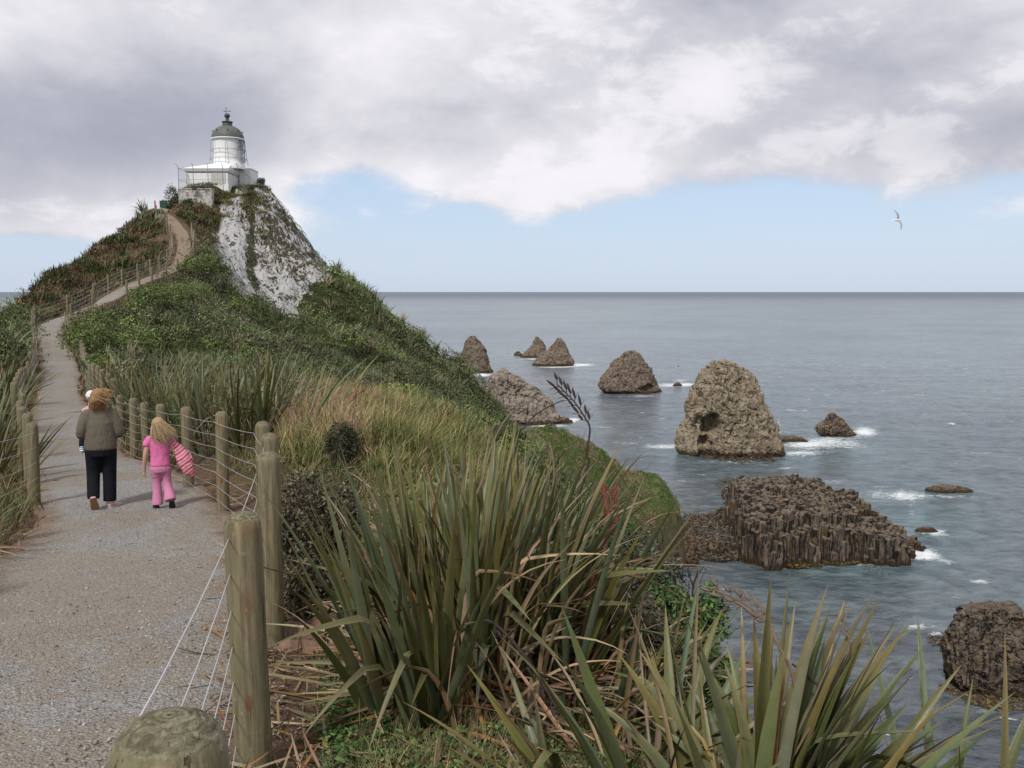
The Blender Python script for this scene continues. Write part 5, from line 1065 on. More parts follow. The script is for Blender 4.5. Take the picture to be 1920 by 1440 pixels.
# ------------------------------------------------------------------ small fittings on the hill
white = simple('white paint', (0.72, 0.72, 0.71), .55, .4, .06, 3); grey_steel = simple('galvanised steel', (0.30, 0.32, 0.33), .5, .5, .15, 20)
def handrail():
    a = Vector(P(361, 462, 92)); b = Vector(P(374, 438, 97)); root = empty('handrail', (a.x, a.y, a.z - 1.1), 'white painted handrail sloping up beside the upper path', 'handrail'); o = Vector(root.location)
    mb = MB(); mb.tube([a - o, b - o], .09, 8); mb.build('rail', white, root, True)
    for t in (.0, .33, .66, 1):
        q = a.lerp(b, t) - o; mb = MB(); mb.tube([q, q - Vector((0, 0, 2.3 if t == 0 else 1.5))], .055, 8); mb.build('post', woodm if t else grey_steel, root)
handrail()
def signboard():
    q = P(304, 392, 107); root = empty('sign_board', tuple(q), 'small dark green sign board at the top of the path', 'sign'); m1 = simple('dark green board', (0.02, 0.07, 0.05), .6, .3); mb = MB(); mb.box((.15, 0, .55), (.75, .05, .75)); mb.box((.15, -.03, .92), (.8, .03, .05)); mb.build('panel', m1, root)
    for x in (-.25, .5): mb = MB(); mb.tube([(x, .05, -.4), (x, .05, 1.0)], .045, 8); mb.build('post', m1, root)
    q = P(291, 392, 106); r2 = empty('marker_post', tuple(q), 'short red marker post beside the green sign board', 'post'); mb = MB(); mb.box((0, 0, .4), (.12, .12, 1.0)); mb.build('shaft', simple('red paint', (0.45, 0.06, 0.05), .6), r2); mb = MB(); mb.lathe([(.085, 0), (.08, .05), (0.001, .1)], (0, 0, .9), 4, math.pi / 4, math.pi * 2.25); mb.build('cap', simple('dull red cap', (0.3, 0.05, 0.05), .6), r2)
signboard()

# ------------------------------------------------------------------ lighthouse
def glass_mat():
    m, g, b = material('lantern glass', .08, .6); b.inputs['Base Color'].default_value = (0.22, 0.40, 0.42, 1); b.inputs['Alpha'].default_value = .75; return m
def lighthouse():
    z0 = P(430, 352, 117)[2]; ax = P(430, 352, 117)[0]
    root = empty('lighthouse', (ax, 117, z0), 'white lighthouse with grey green dome standing on the summit of the hill', 'lighthouse')
    wall = simple('white painted masonry', (0.80, 0.795, 0.785), .75, .3, .05, 1.2, .2); wall2 = simple('white lantern panels', (0.80, 0.80, 0.79), .5, .4, .04, 2)
    dome_m = simple('oxidised green grey copper', (0.105, 0.115, 0.105), .6, .4, .25, 1.5, .2); dark = simple('dark green iron', (0.05, 0.075, 0.065), .6, .4)
    s = 117 / F
    def X(px): return (px - 430) * s
    def Z(py): return P(430, py, 117)[2] - z0
    x0, x1 = X(366) , X(441); yf, yb = -3.0, 3.2; ze = Z(321)
    # square service room, with plinth, cornice and hipped roof
    mb = MB(); mb.box(((x0 + x1) / 2, (yf + yb) / 2, (ze - .6) / 2 - .3), (x1 - x0, yb - yf, ze + .0)); mb.build('wall', wall, root)
    mb = MB(); mb.box(((x0 + x1) / 2, (yf + yb) / 2, -.45), (x1 - x0 + .16, yb - yf + .16, 1.0)); mb.build('plinth', wall, root)
    mb = MB(); mb.box(((x0 + x1) / 2, (yf + yb) / 2, ze - .42), (x1 - x0 + .12, yb - yf + .12, .10)); mb.box(((x0 + x1) / 2, (yf + yb) / 2, ze - .28), (x1 - x0 + .34, yb - yf + .34, .16)); mb.build('cornice', wall, root)
    e = .26; zr = Z(311); mb = MB(); cx_, cy_ = X(428), .1
    o_ = [(x0 - e, yf - e), (x1 + e, yf - e), (x1 + e, yb + e), (x0 - e, yb + e)]; i_ = [(cx_ - 1.7, cy_ - 1.6), (cx_ + .9, cy_ - 1.6), (cx_ + .9, cy_ + 1.6), (cx_ - 1.7, cy_ + 1.6)]
    v = [(a, b, ze - .2) for a, b in o_] + [(a, b, ze - .02) for a, b in o_] + [(a, b, zr) for a, b in i_]
    mb.add(v, [(3, 2, 1, 0), (0, 1, 5, 4), (1, 2, 6, 5), (2, 3, 7, 6), (3, 0, 4, 7), (4, 5, 9, 8), (5, 6, 10, 9), (6, 7, 11, 10), (7, 4, 8, 11), (8, 9, 10, 11)]); mb.build('roof', wall, root)
    # stained patch and hatch outline on the front wall
    mb = MB(); mb.box((X(424), yf - .03, .75), (1.8, .05, 1.45)); st = simple('stained plaster', (0.52, 0.50, 0.46), .9, .2, .18, 3); mb.build('repaired_panel', st, root)
    # parapet block behind on the right
    mb = MB(); mb.box((X(456), 2.6, (Z(315)) / 2), (1.5, 3.2, Z(315))); mb.build('annex', wall, root)
    mb = MB(); mb.box((X(456), 2.6, Z(315) + .05), (1.62, 3.32, .1)); mb.build('annex_cap', wall, root)
    # drum: slightly tapering white tower
    zt = Z(263); R0, R1_ = 1.86, 1.90
    mb = MB(); mb.lathe([(1.98, Z(312) - .4), (1.98, Z(309)), (1.86, Z(308.5)), (1.84, Z(300)), (1.80, Z(290)), (1.80, Z(283))], n=48); mb.build('tower', wall2, root, True)
    a0, a1 = R(-33), R(22)     # glazed arc on the seaward side
    mb = MB(); mb.lathe([(1.80, Z(283)), (1.82, Z(274)), (1.86, zt)], n=40, a0=a1, a1=a0 + 2 * math.pi); mb.build('lantern_panel', wall2, root, True)
    mb = MB(); mb.lathe([(1.74, Z(306)), (1.76, Z(283)), (1.82, zt)], n=16, a0=R(-35), a1=R(45)); mb.build('lantern_glass', glass_mat(), root, True)
    mb = MB()
    for k in range(6):
        for sgn in (1, -1):
            for t in range(3):
                aA = R(-33 + 55 * (k / 5)); aB = aA + sgn * R(11); zA = Z(306) + (zt - Z(306)) * t / 3; zB = Z(306) + (zt - Z(306)) * (t + 1) / 3
                mb.tube([(2.0 * math.cos(aA), 2.0 * math.sin(aA), zA), (2.0 * math.cos(aB), 2.0 * math.sin(aB), zB)], .03, 5)
    mb.build('glazing_lattice', grey_steel, root)
    mb = MB(); mb.lathe([(1.88, zt - .02), (2.06, zt), (2.06, zt + .14), (1.96, zt + .16)], n=48); mb.build('gutter', wall2, root, True)
    for py, rr in ((282.5, 2.16), (299, 2.26)):
        mb = MB(); zz = Z(py); mb.tube([(rr * math.cos(t), rr * math.sin(t), zz) for t in np.linspace(0, 2 * math.pi, 49)], .035, 6, False)
        for k in range(12): t = k * math.pi / 6 + .2; mb.tube([(1.78 * math.cos(t), 1.78 * math.sin(t), zz), (rr * math.cos(t), rr * math.sin(t), zz)], .025, 5)
        mb.build('ladder_ring', grey_steel, root, True)
    mb = MB()
    for k in range(8):
        t = k * math.pi / 4 + .15; c_, s_ = math.cos(t), math.sin(t); mb.tube([(2.42 * c_, 2.42 * s_, Z(311)), (2.26 * c_, 2.26 * s_, Z(299)), (2.16 * c_, 2.16 * s_, Z(282.5)), (2.04 * c_, 2.04 * s_, zt)], .03, 6)
    mb.build('stay_rods', grey_steel, root)
    # dome, vents, collar, ball vent and weather vane
    mb = MB(); zd = zt + .14; prof = [(2.0 * math.cos(t), 1.72 * math.sin(t)) for t in np.linspace(0, math.pi / 2 * .93, 14)] + [(.3, 1.73)]; mb.lathe([(r, z + zd) for r, z in prof], n=48); dm = mb.build('dome', dome_m, root, True)
    mb = MB()
    for k in range(8): t = k * math.pi / 4 + .3; q = Vector((1.72 * math.cos(t), 1.72 * math.sin(t), zd + .9)); mb.tube([q, q + Vector((math.cos(t), math.sin(t), .2)) * .16], .07, 8)
    mb.build('dome_vents', dark, dm)
    mb = MB(); zc = zd + 1.66; mb.lathe([(.60, zc), (.62, zc + .12), (.58, zc + .14), (.58, zc + .36), (.68, zc + .40), (.68, zc + .48), (.35, zc + .56), (.22, zc + .6), (.2, zc + 1.0), (.33, zc + 1.06), (.36, zc + 1.28), (.24, zc + 1.46), (.08, zc + 1.52), (.001, zc + 1.53)], n=24); mb.build('chimney_vent', dark, root, True)
    mb = MB(); zv = zc + 1.45; mb.tube([(-.1, 0, zv), (-.1, 0, zv + .8)], .03, 6); mb.tube([(-.35, 0, zv + .32), (.4, 0, zv + .32)], .03, 6); mb.lathe([(0.001, -.09), (.09, 0), (0.001, .09)], (-.35, 0, zv + .32), 8); mb.lathe([(0.001, -.09), (.09, 0), (0.001, .09)], (.38, 0, zv + .32), 8); mb.lathe([(0.001, -.07), (.07, 0), (0.001, .07)], (-.1, 0, zv + .62), 8); mb.build('weather_vane', dark, root)
    return z0
LZ = lighthouse()
def security_fence():
    xs = P(335, 345, 111)[0]; xr = P(446, 345, 111)[0]; y0, y1 = 111.0, 125.0; zb = P(400, 352, 111)[2]; h = 2.75
    root = empty('security_fence', (xs, y0, zb), 'tall wire security fence with outward bent post tops around the lighthouse', 'fence'); o = Vector(root.location)
    pts = [(x, y0, 0) for x in np.linspace(xs, xr, 5)] + [(xr, y, 1) for y in np.linspace(y0, y1, 7)[1:]] + [(xs, y, 3) for y in np.linspace(y0, y1, 6)[1:]]
    outw = {0: (0, -1), 1: (1, 0), 3: (-1, 0)}; lines = {0: [], 1: [], 3: []}
    for i, (x, y, sd) in enumerate(pts):
        ox, oy = outw[sd]; q = Vector((x, y, zb)) - o; dz = -.7 * max(0, (x - xr + .1)) if sd == 1 else 0
        if i == 0: ox, oy = -.8, -.4
        zt = h * (1 if sd != 1 else 1 - .03 * (y - y0)); drop = -.09 * (y - y0) if sd == 1 else 0
        mb = MB(); mb.tube([q + Vector((0, 0, -.9 + drop)), q + Vector((0, 0, zt - .35 + drop)), q + Vector((ox * .12, oy * .12, zt - .12 + drop)), q + Vector((ox * .42, oy * .42, zt + .1 + drop))], .035, 6); mb.build('post', grey_steel, root, True)
        lines[sd].append(q + Vector((0, 0, drop)))
    lines[1] = [lines[0][-1]] + lines[1]; lines[3] = [lines[0][0]] + lines[3]
    for sd, l in lines.items():
        mb = MB(); a, b = l[0], l[-1]
        for k in range(14):
            t = .1 + (h - .55) * k / 13; mb.tube([a + Vector((0, 0, t)), b + Vector((0, 0, t))], .028 if k in (5, 13) else .006, 4)
        n = int((b - a).length / .22)
        for k in range(n + 1): q = a.lerp(b, k / n); mb.tube([q + Vector((0, 0, .1)), q + Vector((0, 0, h - .45))], .005, 3)
        mb.build('wire_mesh', grey_steel, root)
security_fence()
def retaining_wall():
    a = P(334, 355, 108.5); b = P(402, 355, 109.5); zt = a[2]; zb = P(334, 400, 108)[2]
    m, g, b_ = material('mottled whitewashed concrete', .9, .2); oc = g.pos(); n = g.noise(oc, 2.5, 7, .75); g.put(b_.inputs['Base Color'], g.mix(g.ss(n, .36, .55), (0.20, 0.16, 0.13), (0.52, 0.49, 0.46))); g.put(b_.inputs['Normal'], g.bump(n, .6, .05))
    root = empty('retaining_wall', (a[0], a[1], zb), 'mottled white concrete retaining wall left of and below the lighthouse', 'wall'); L = b[0] - a[0]
    mb = MB(); mb.box((L / 2, .4, (zt - zb) / 2), (L, .8, zt - zb)); mb.build('wall_face', m, root); mb = MB(); mb.box((L / 2, .4, zt - zb + .06), (L + .1, .94, .11)); mb.build('coping', m, root)
    q = P(364, 354, 108); r2 = empty('winch_drum', tuple(q), 'small dark round winch on top of the white retaining wall', 'winch'); dk = simple('dark rusted iron', (0.05, 0.035, 0.03), .7)
    mb = MB(); mb.tube([(0, -.12, .1), (0, .12, .1)], .27, 16); mb.build('drum', dk, r2); mb = MB(); mb.tube([(.1, 0, .22), (1.15, .1, .2)], .04, 6); mb.tube([(1.1, .1, -.1), (1.1, .1, .3)], .05, 6); mb.build('arm', dk, r2)
retaining_wall()

# ------------------------------------------------------------------ people
def ell(mb, c, r, n=14, m=10, rot=None):
    v = []; 
    for i in range(m + 1):
        t = math.pi * i / m
        for k in range(n):
            a = 2 * math.pi * k / n; q = Vector((r[0] * math.sin(t) * math.cos(a), r[1] * math.sin(t) * math.sin(a), r[2] * math.cos(t)))
            if rot: q = rot @ q
            v.append(q + Vector(c))
    f = [(i * n + k, (i + 1) * n + k, (i + 1) * n + (k + 1) % n, i * n + (k + 1) % n) for i in range(m) for k in range(n)]; mb.add(v, f)
def loft(mb, rings, n=20):
    v = []
    for (x, y, z, rx, ry) in rings:
        for k in range(n): a = 2 * math.pi * k / n; v.append((x + rx * math.cos(a), y + ry * math.sin(a), z))
    f = [(i * n + k, i * n + (k + 1) % n, (i + 1) * n + (k + 1) % n, (i + 1) * n + k) for i in range(len(rings) - 1) for k in range(n)]
    f += [tuple(range(n))[::-1], tuple((len(rings) - 1) * n + k for k in range(n))]; mb.add(v, f)
def limb(mb, pts, rad, n=14, endball=True):
    c = catmull(np.array([list(p) + [r] for p, r in zip(pts, rad)], float), 5); mb.tube([tuple(q[:3]) for q in c], list(c[:, 3]), n)
    for p, r in ((pts[0], rad[0]), (pts[-1], rad[-1]))[:2 if endball else 1]: ell(mb, p, (r, r, r), 12, 8)
def fused(mb, name, mat, parent, vox=.01, smooth=6):
    o = mb.build(name, mat, parent, True); m = o.modifiers.new('remesh', 'REMESH'); m.mode = 'VOXEL'; m.voxel_size = vox; m.use_smooth_shade = True
    if smooth: s_ = o.modifiers.new('smooth', 'SMOOTH'); s_.factor = .5; s_.iterations = smooth
    return o
def hand(mb, wrist, d, pn, sc=1.0, curl=.5):
    """palm plus five bent fingers; d points along the hand, pn out of the palm"""
    d = Vector(d).normalized(); pn = Vector(pn).normalized(); s_ = d.cross(pn).normalized(); w_ = Vector(wrist)
    for t in range(4): ell(mb, w_ + d * (.02 + .018 * t) * sc, (.032 * sc, .024 * sc, .028 * sc), 10, 8)
    for k, L in enumerate((.070, .078, .073, .058)):
        b = w_ + d * .085 * sc + s_ * (k - 1.5) * .0185 * sc; m1 = b + (d * math.cos(curl) + pn * math.sin(curl)) * L * .45 * sc; m2 = m1 + (d * math.cos(curl * 2.1) + pn * math.sin(curl * 2.1)) * L * .32 * sc; m3 = m2 + (d * math.cos(curl * 2.8) + pn * math.sin(curl * 2.8)) * L * .25 * sc
        mb.tube([b - d * .02 * sc, b, m1, m2, m3], [.0095 * sc, .0095 * sc, .0088 * sc, .008 * sc, .006 * sc], 8)
    b = w_ + d * .03 * sc - s_ * .028 * sc; m1 = b + (d * .7 - s_ * .6 + pn * .2) * .035 * sc; m2 = m1 + (d * .9 + pn * .4) * .03 * sc; mb.tube([b, m1, m2], [.012 * sc, .0105 * sc, .008 * sc], 8)
def head(mb, c, sc, yaw, pitch=0):
    """skull, jaw, nose, ears, eyes and lips; yaw turns the face away from straight ahead (+y) to the right"""
    Rm = Matrix.Rotation(-yaw, 3, 'Z') @ Matrix.Rotation(-pitch, 3, 'X'); c = Vector(c)
    def L(v): return c + Rm @ (Vector(v) * sc)
    ell(mb, L((0, -.01, .02)), (.077 * sc, .095 * sc, .1 * sc), 16, 12, Rm); ell(mb, L((0, .035, -.045)), (.056 * sc, .062 * sc, .066 * sc), 14, 10, Rm); ell(mb, L((0, .07, -.085)), (.028 * sc, .022 * sc, .02 * sc), 10, 8, Rm)
    mb.tube([L((0, .088, .02)), L((0, .105, -.015)), L((0, .108, -.03)), L((0, .09, -.036))], [.009 * sc, .012 * sc, .015 * sc, .009 * sc], 8)
    for s_ in (-1, 1): ell(mb, L((s_ * .076, -.0, -.005)), (.012 * sc, .022 * sc, .032 * sc), 8, 8, Rm); ell(mb, L((s_ * .03, .078, .012)), (.014 * sc, .01 * sc, .009 * sc), 8, 6, Rm); ell(mb, L((s_ * .04, .06, -.03)), (.024 * sc, .022 * sc, .024 * sc), 8, 6, Rm)
    ell(mb, L((0, .09, -.056)), (.024 * sc, .01 * sc, .007 * sc), 10, 6, Rm); ell(mb, L((0, .089, -.066)), (.02 * sc, .01 * sc, .007 * sc), 10, 6, Rm)
    return L
skin = simple('skin', (0.50, 0.29, 0.21), .6, .35, .06, 12)
def cloth(name, col, var=.12, rough=.92):
    m, g, b = material(name, rough, .1); oc = g.node('ShaderNodeTexCoord').outputs['Object']; n = g.noise(oc, 9, 4, .6); w_ = g.noise(oc, 160, 3, .6)
    g.put(b.inputs['Base Color'], g.mix(g.m('ADD', g.m('MULTIPLY', n, .6), g.m('MULTIPLY', w_, .4)), tuple(x * (1 - var) for x in col), tuple(x * (1 + var) for x in col)))
    g.put(b.inputs['Normal'], g.bump(g.m('ADD', g.noise(g.scalev(oc, (1, 1, .6)), 11, 4, .55, .8), g.m('MULTIPLY', w_, .05)), .8, .03)); return m
def hair_strands(parent, name, mat_c, roots, dirs, L, Wd, bend_dir, seed, S=6):
    rng = np.random.default_rng(seed); roots = np.array(roots); n = len(roots); dirs = np.array(dirs); t = np.linspace(0, 1, S + 1)
    D = dirs[:, None] * (1 - t[None, :, None]) + (np.array(bend_dir) + rng.normal(0, .22, (n, 3)))[:, None] * (t[None, :, None] ** .7) * 1.0; D /= np.linalg.norm(D, axis=2)[..., None]
    pos = roots[:, None] + np.concatenate([np.zeros((n, 1, 3)), np.cumsum((D[:, :-1] + D[:, 1:]) / 2 * (L / S)[:, None, None], 1)], 1)
    side = np.cross(D, rng.standard_normal((n, 1, 3))); side /= np.linalg.norm(side, axis=2)[..., None]; hw = Wd * np.interp(t, [0, .6, 1], [1, .9, .15])[None, :, None] / 2
    V = np.stack([pos + side * hw, pos - side * hw], 2).reshape(-1, 3); i, s_ = np.meshgrid(np.arange(n), np.arange(S), indexing='ij'); b0 = i * (S + 1) * 2 + s_ * 2
    c = pal(rng, n, mat_c, .15); return npmesh(name, V, np.stack([b0, b0 + 1, b0 + 3, b0 + 2], -1).reshape(-1, 4), fol_dry, parent, True, np.repeat(c, (S + 1) * 2, 0).clip(0, 1))
def shoe(mb_up, mb_sole, heel, toe, up, w_=.045, h=.085):
    heel = Vector(heel); toe = Vector(toe); d = (toe - heel); L = d.length; d.normalize(); up = Vector(up); up = (up - d * up.dot(d)).normalized(); s_ = d.cross(up)
    def ring(t, ww, z0, z1, n=12):
        c = heel + d * L * t; return [c + s_ * ww * math.cos(a) * (1 if True else 1) + up * (z0 + (z1 - z0) * (.5 + .5 * math.sin(a))) for a in [2 * math.pi * k / n for k in range(n)]]
    spec = [(0, .5, .75), (.06, .78, .98), (.2, .85, 1.05), (.35, .88, .98), (.5, .95, .72), (.7, 1.05, .55), (.88, .9, .42), (.97, .6, .33), (1.0, .25, .28)]
    v = []; 
    for t, ww, hh in spec: v += ring(t, ww * w_, .012, hh * h)
    n = 12; f = [(i * n + k, i * n + (k + 1) % n, (i + 1) * n + (k + 1) % n, (i + 1) * n + k) for i in range(len(spec) - 1) for k in range(n)] + [tuple(range(n))[::-1], tuple((len(spec) - 1) * n + k for k in range(n))]; mb_up.add(v, f)
    v = []
    for t, ww, hh in spec: 
        c = heel + d * L * (t * 1.03 - .015); v += [c + s_ * ww * w_ * 1.08 + up * .022, c - s_ * ww * w_ * 1.08 + up * .022, c - s_ * ww * w_ * 1.05, c + s_ * ww * w_ * 1.05]
    n = 4; mb_sole.add(v, [(i * n + k, i * n + (k + 1) % n, (i + 1) * n + (k + 1) % n, (i + 1) * n + k) for i in range(len(spec) - 1) for k in range(n)] + [(3, 2, 1, 0), tuple((len(spec) - 1) * n + k for k in range(4))])
def on_path(px, py, d):
    x, y = at(px, py, d); return (x, y, H1(x, y) + .035)
def woman():
    loc = on_path(194, 948, 12.1); yaw = math.atan2(-loc[0], loc[1])
    root = empty('person', loc, 'woman seen from behind in an olive grey sweater and black trousers, carrying a baby', 'person', None, yaw)
    mb = MB(); L = head(mb, (.025, .03, 1.515), 1.0, R(62), R(12)); mb.tube([(0, 0, 1.30), (.01, .015, 1.44)], [.062, .055], 14)
    loft(mb, [(0, 0, .84, .15, .11), (0, 0, .95, .15, .11), (0, 0, 1.1, .14, .10), (0, 0, 1.25, .16, .10), (0, 0, 1.33, .15, .08), (0, 0, 1.37, .07, .06)])
    limb(mb, [(-.155, 0, 1.29), (-.23, .0, 1.05), (-.11, .24, 1.10)], [.05, .042, .03]); limb(mb, [(.155, 0, 1.29), (.23, .01, 1.03), (.08, .25, 1.04)], [.05, .042, .03])
    hand(mb, (-.11, .24, 1.10), (.8, .3, .1), (0, -1, .2)); hand(mb, (.08, .25, 1.04), (-.8, .3, .1), (0, -1, .2))
    for sx, kn, an in ((-.085, (-.10, .05, .48), (-.115, -.12, .16)), (.085, (.09, .04, .48), (.075, 0, .10))): limb(mb, [(sx, 0, .85), kn, an], [.085, .055, .04])
    fused(mb, 'body', skin, root, .0075, 3)
    sw = cloth('olive grey knit', (0.135, 0.12, 0.09)); mb = MB()
    loft(mb, [(0, -.01, .815, .195, .145), (0, -.01, .84, .205, .155), (0, -.01, .92, .205, .155), (0, -.01, 1.05, .19, .15), (0, -.01, 1.18, .19, .14), (0, 0, 1.28, .18, .12), (0, 0, 1.34, .15, .09), (0, .0, 1.385, .085, .07)], 28)
    limb(mb, [(-.15, -.01, 1.285), (-.205, -.03, 1.16), (-.235, -.015, 1.03), (-.14, .20, 1.09)], [.085, .072, .062, .05]); limb(mb, [(.15, -.01, 1.285), (.21, -.025, 1.15), (.235, -.0, 1.02), (.12, .21, 1.04)], [.085, .074, .066, .05])
    fused(mb, 'sweater', sw, root, .011, 5)
    tr = cloth('black trousers', (0.012, 0.013, 0.017), .3); mb = MB(); loft(mb, [(0, -.01, .73, .185, .135), (0, -.01, .80, .19, .14), (0, -.01, .90, .17, .125)], 24)
    limb(mb, [(-.095, -.01, .80), (-.105, .03, .50), (-.118, -.10, .17)], [.108, .088, .08], 14, False); limb(mb, [(.095, -.01, .80), (.095, .03, .48), (.082, .0, .095)], [.108, .09, .085], 14, False)
    fused(mb, 'trousers', tr, root, .011, 4)
    pk = simple('pale pink trainer', (0.62, 0.42, 0.44), .7, .3, .25, 60); wh = simple('white sock', (0.65, 0.64, 0.62), .9, .1, .06, 30); so = simple('tan rubber sole', (0.22, 0.12, 0.06), .8)
    a, b = MB(), MB(); shoe(a, b, (.055, -.03, .0), (.225, .155, .0), (0, 0, 1), .048, .09); rs = a.build('shoe', pk, root, True); b.build('sole', simple('white rubber sole', (0.6, 0.55, 0.52), .7), rs)
    a, b = MB(), MB(); shoe(a, b, (-.125, -.21, .19), (-.095, -.13, .0), (0, 1, .35), .046, .085); ls = a.build('shoe', pk, root, True); b.build('sole', so, ls)
    mb = MB(); mb.tube([(-.118, -.10, .21), (-.122, -.135, .15)], [.045, .042], 12); mb.build('sock', wh, root, True); mb = MB(); mb.tube([(.08, 0, .15), (.08, 0, .07)], [.045, .043], 12); mb.build('sock', wh, root, True)
    # hair: a full windblown bob, lighter on top and dark at the nape
    hm = cloth('ginger blond hair', (0.28, 0.17, 0.085), .3); mb = MB(); ell(mb, (.004, -.012, 1.55), (.104, .11, .098)); ell(mb, (-.025, -.04, 1.48), (.092, .09, .1)); ell(mb, (-.03, -.055, 1.41), (.08, .055, .075)); ell(mb, (.075, .0, 1.585), (.07, .08, .055)); ell(mb, (.12, .0, 1.60), (.045, .05, .03)); hr = fused(mb, 'hair', hm, root, .009, 3)
    rng = np.random.default_rng(5); n = 1500; d = rng.standard_normal((n, 3)); d /= np.linalg.norm(d, axis=1)[:, None]; keep = ~((d[:, 0] > .55) & (d[:, 2] < .35)) & (d[:, 2] > -.6) & ~((d[:, 1] > .5) & (d[:, 2] < .1)); d = d[keep]
    roots = np.array([.005, -.01, 1.53]) + d * np.array([.1, .105, .1]); lo = d[:, 2] < -.05
    tang = np.stack([np.full(len(d), .5), -.2 + 0 * d[:, 0], -.9 * np.ones(len(d))], 1) * .5 + d * .55
    hair_strands(hr, 'hair_strands', [(0.44, 0.30, 0.16), (0.34, 0.21, 0.10), (0.24, 0.14, 0.07)], roots[~lo], tang[~lo], rng.uniform(.07, .15, (~lo).sum()), .006, (.75, .1, -.45), 6)
    hair_strands(hr, 'nape_strands', [(0.13, 0.06, 0.03), (0.08, 0.04, 0.025), (0.2, 0.1, 0.05)], roots[lo], tang[lo], rng.uniform(.1, .2, lo.sum()), .006, (.15, -.1, -1), 7)
    return loc, yaw
wl, wy = woman()
def baby():
    Rz = Matrix.Rotation(wy, 3, 'Z'); loc = Vector(wl) + Rz @ Vector((-.10, .20, .80))
    root = empty('baby', tuple(loc), 'baby in a white hat held against the left shoulder of the woman', 'person', None, wy)
    mb = MB(); head(mb, (.01, -.03, .70), .72, R(180 - 25)); mb.tube([(0, 0, .55), (.01, -.02, .66)], [.04, .035], 12); loft(mb, [(.02, .03, .24, .085, .07), (.02, .02, .35, .09, .075), (0, .0, .5, .08, .06), (0, 0, .57, .05, .045)])
    limb(mb, [(-.07, 0, .53), (-.085, -.06, .47), (-.05, -.10, .53)], [.03, .026, .02]); hand(mb, (-.05, -.10, .53), (.5, -.5, .3), (0, -1, -.2), .5); limb(mb, [(.07, 0, .53), (.12, .02, .45), (.1, -.05, .4)], [.03, .026, .02]); hand(mb, (.1, -.05, .4), (.3, -.6, 0), (-1, 0, 0), .5)
    limb(mb, [(-.03, .03, .26), (-.10, -.03, .17), (-.125, -.07, .04)], [.05, .042, .032]); limb(mb, [(.06, .03, .26), (.2, .05, .16), (.27, .04, .05)], [.05, .042, .032]); fused(mb, 'body', skin, root, .007, 3)
    mb = MB(); ell(mb, (.01, -.03, .735), (.068, .08, .07)); mb.lathe([(.085, 0), (.088, .012), (.07, .02)], (.01, -.03, .715), 24); fused(mb, 'hat', cloth('white cotton hat', (0.68, 0.66, 0.66)), root, .006, 3)
    mb = MB(); loft(mb, [(.02, .03, .22, .1, .085), (.02, .02, .36, .105, .09), (0, 0, .5, .1, .075), (0, 0, .585, .06, .055)]); limb(mb, [(-.07, 0, .53), (-.09, -.06, .48)], [.04, .036]); limb(mb, [(.07, 0, .53), (.115, .02, .46)], [.04, .036]); fused(mb, 'top', cloth('pale pink cotton', (0.60, 0.34, 0.38)), root, .007, 3)
    nv = cloth('navy leggings', (0.015, 0.02, 0.04)); mb = MB(); limb(mb, [(-.03, .03, .27), (-.105, -.03, .17), (-.128, -.07, .07)], [.06, .052, .042]); limb(mb, [(.06, .03, .27), (.2, .05, .17), (.26, .04, .08)], [.06, .05, .042]); fused(mb, 'leggings', nv, root, .008, 3)
    m, g, b_ = material('striped sock', .9, .1); oc = g.node('ShaderNodeTexCoord').outputs['Object']; z = g.sep(oc)[2]; st = g.m('GREATER_THAN', g.m('SINE', g.m('MULTIPLY', z, 260)), 0.0); g.put(b_.inputs['Base Color'], g.mix(st, (0.08, 0.16, 0.2), (0.68, 0.72, 0.72)))
    for q in ((-.13, -.075, .02), (.27, .03, .02)): mb = MB(); ell(mb, q, (.036, .05, .05)); ell(mb, (q[0], q[1] - .03, q[2] - .03), (.032, .05, .026)); fused(mb, 'sock', m, root, .006, 2)
baby()
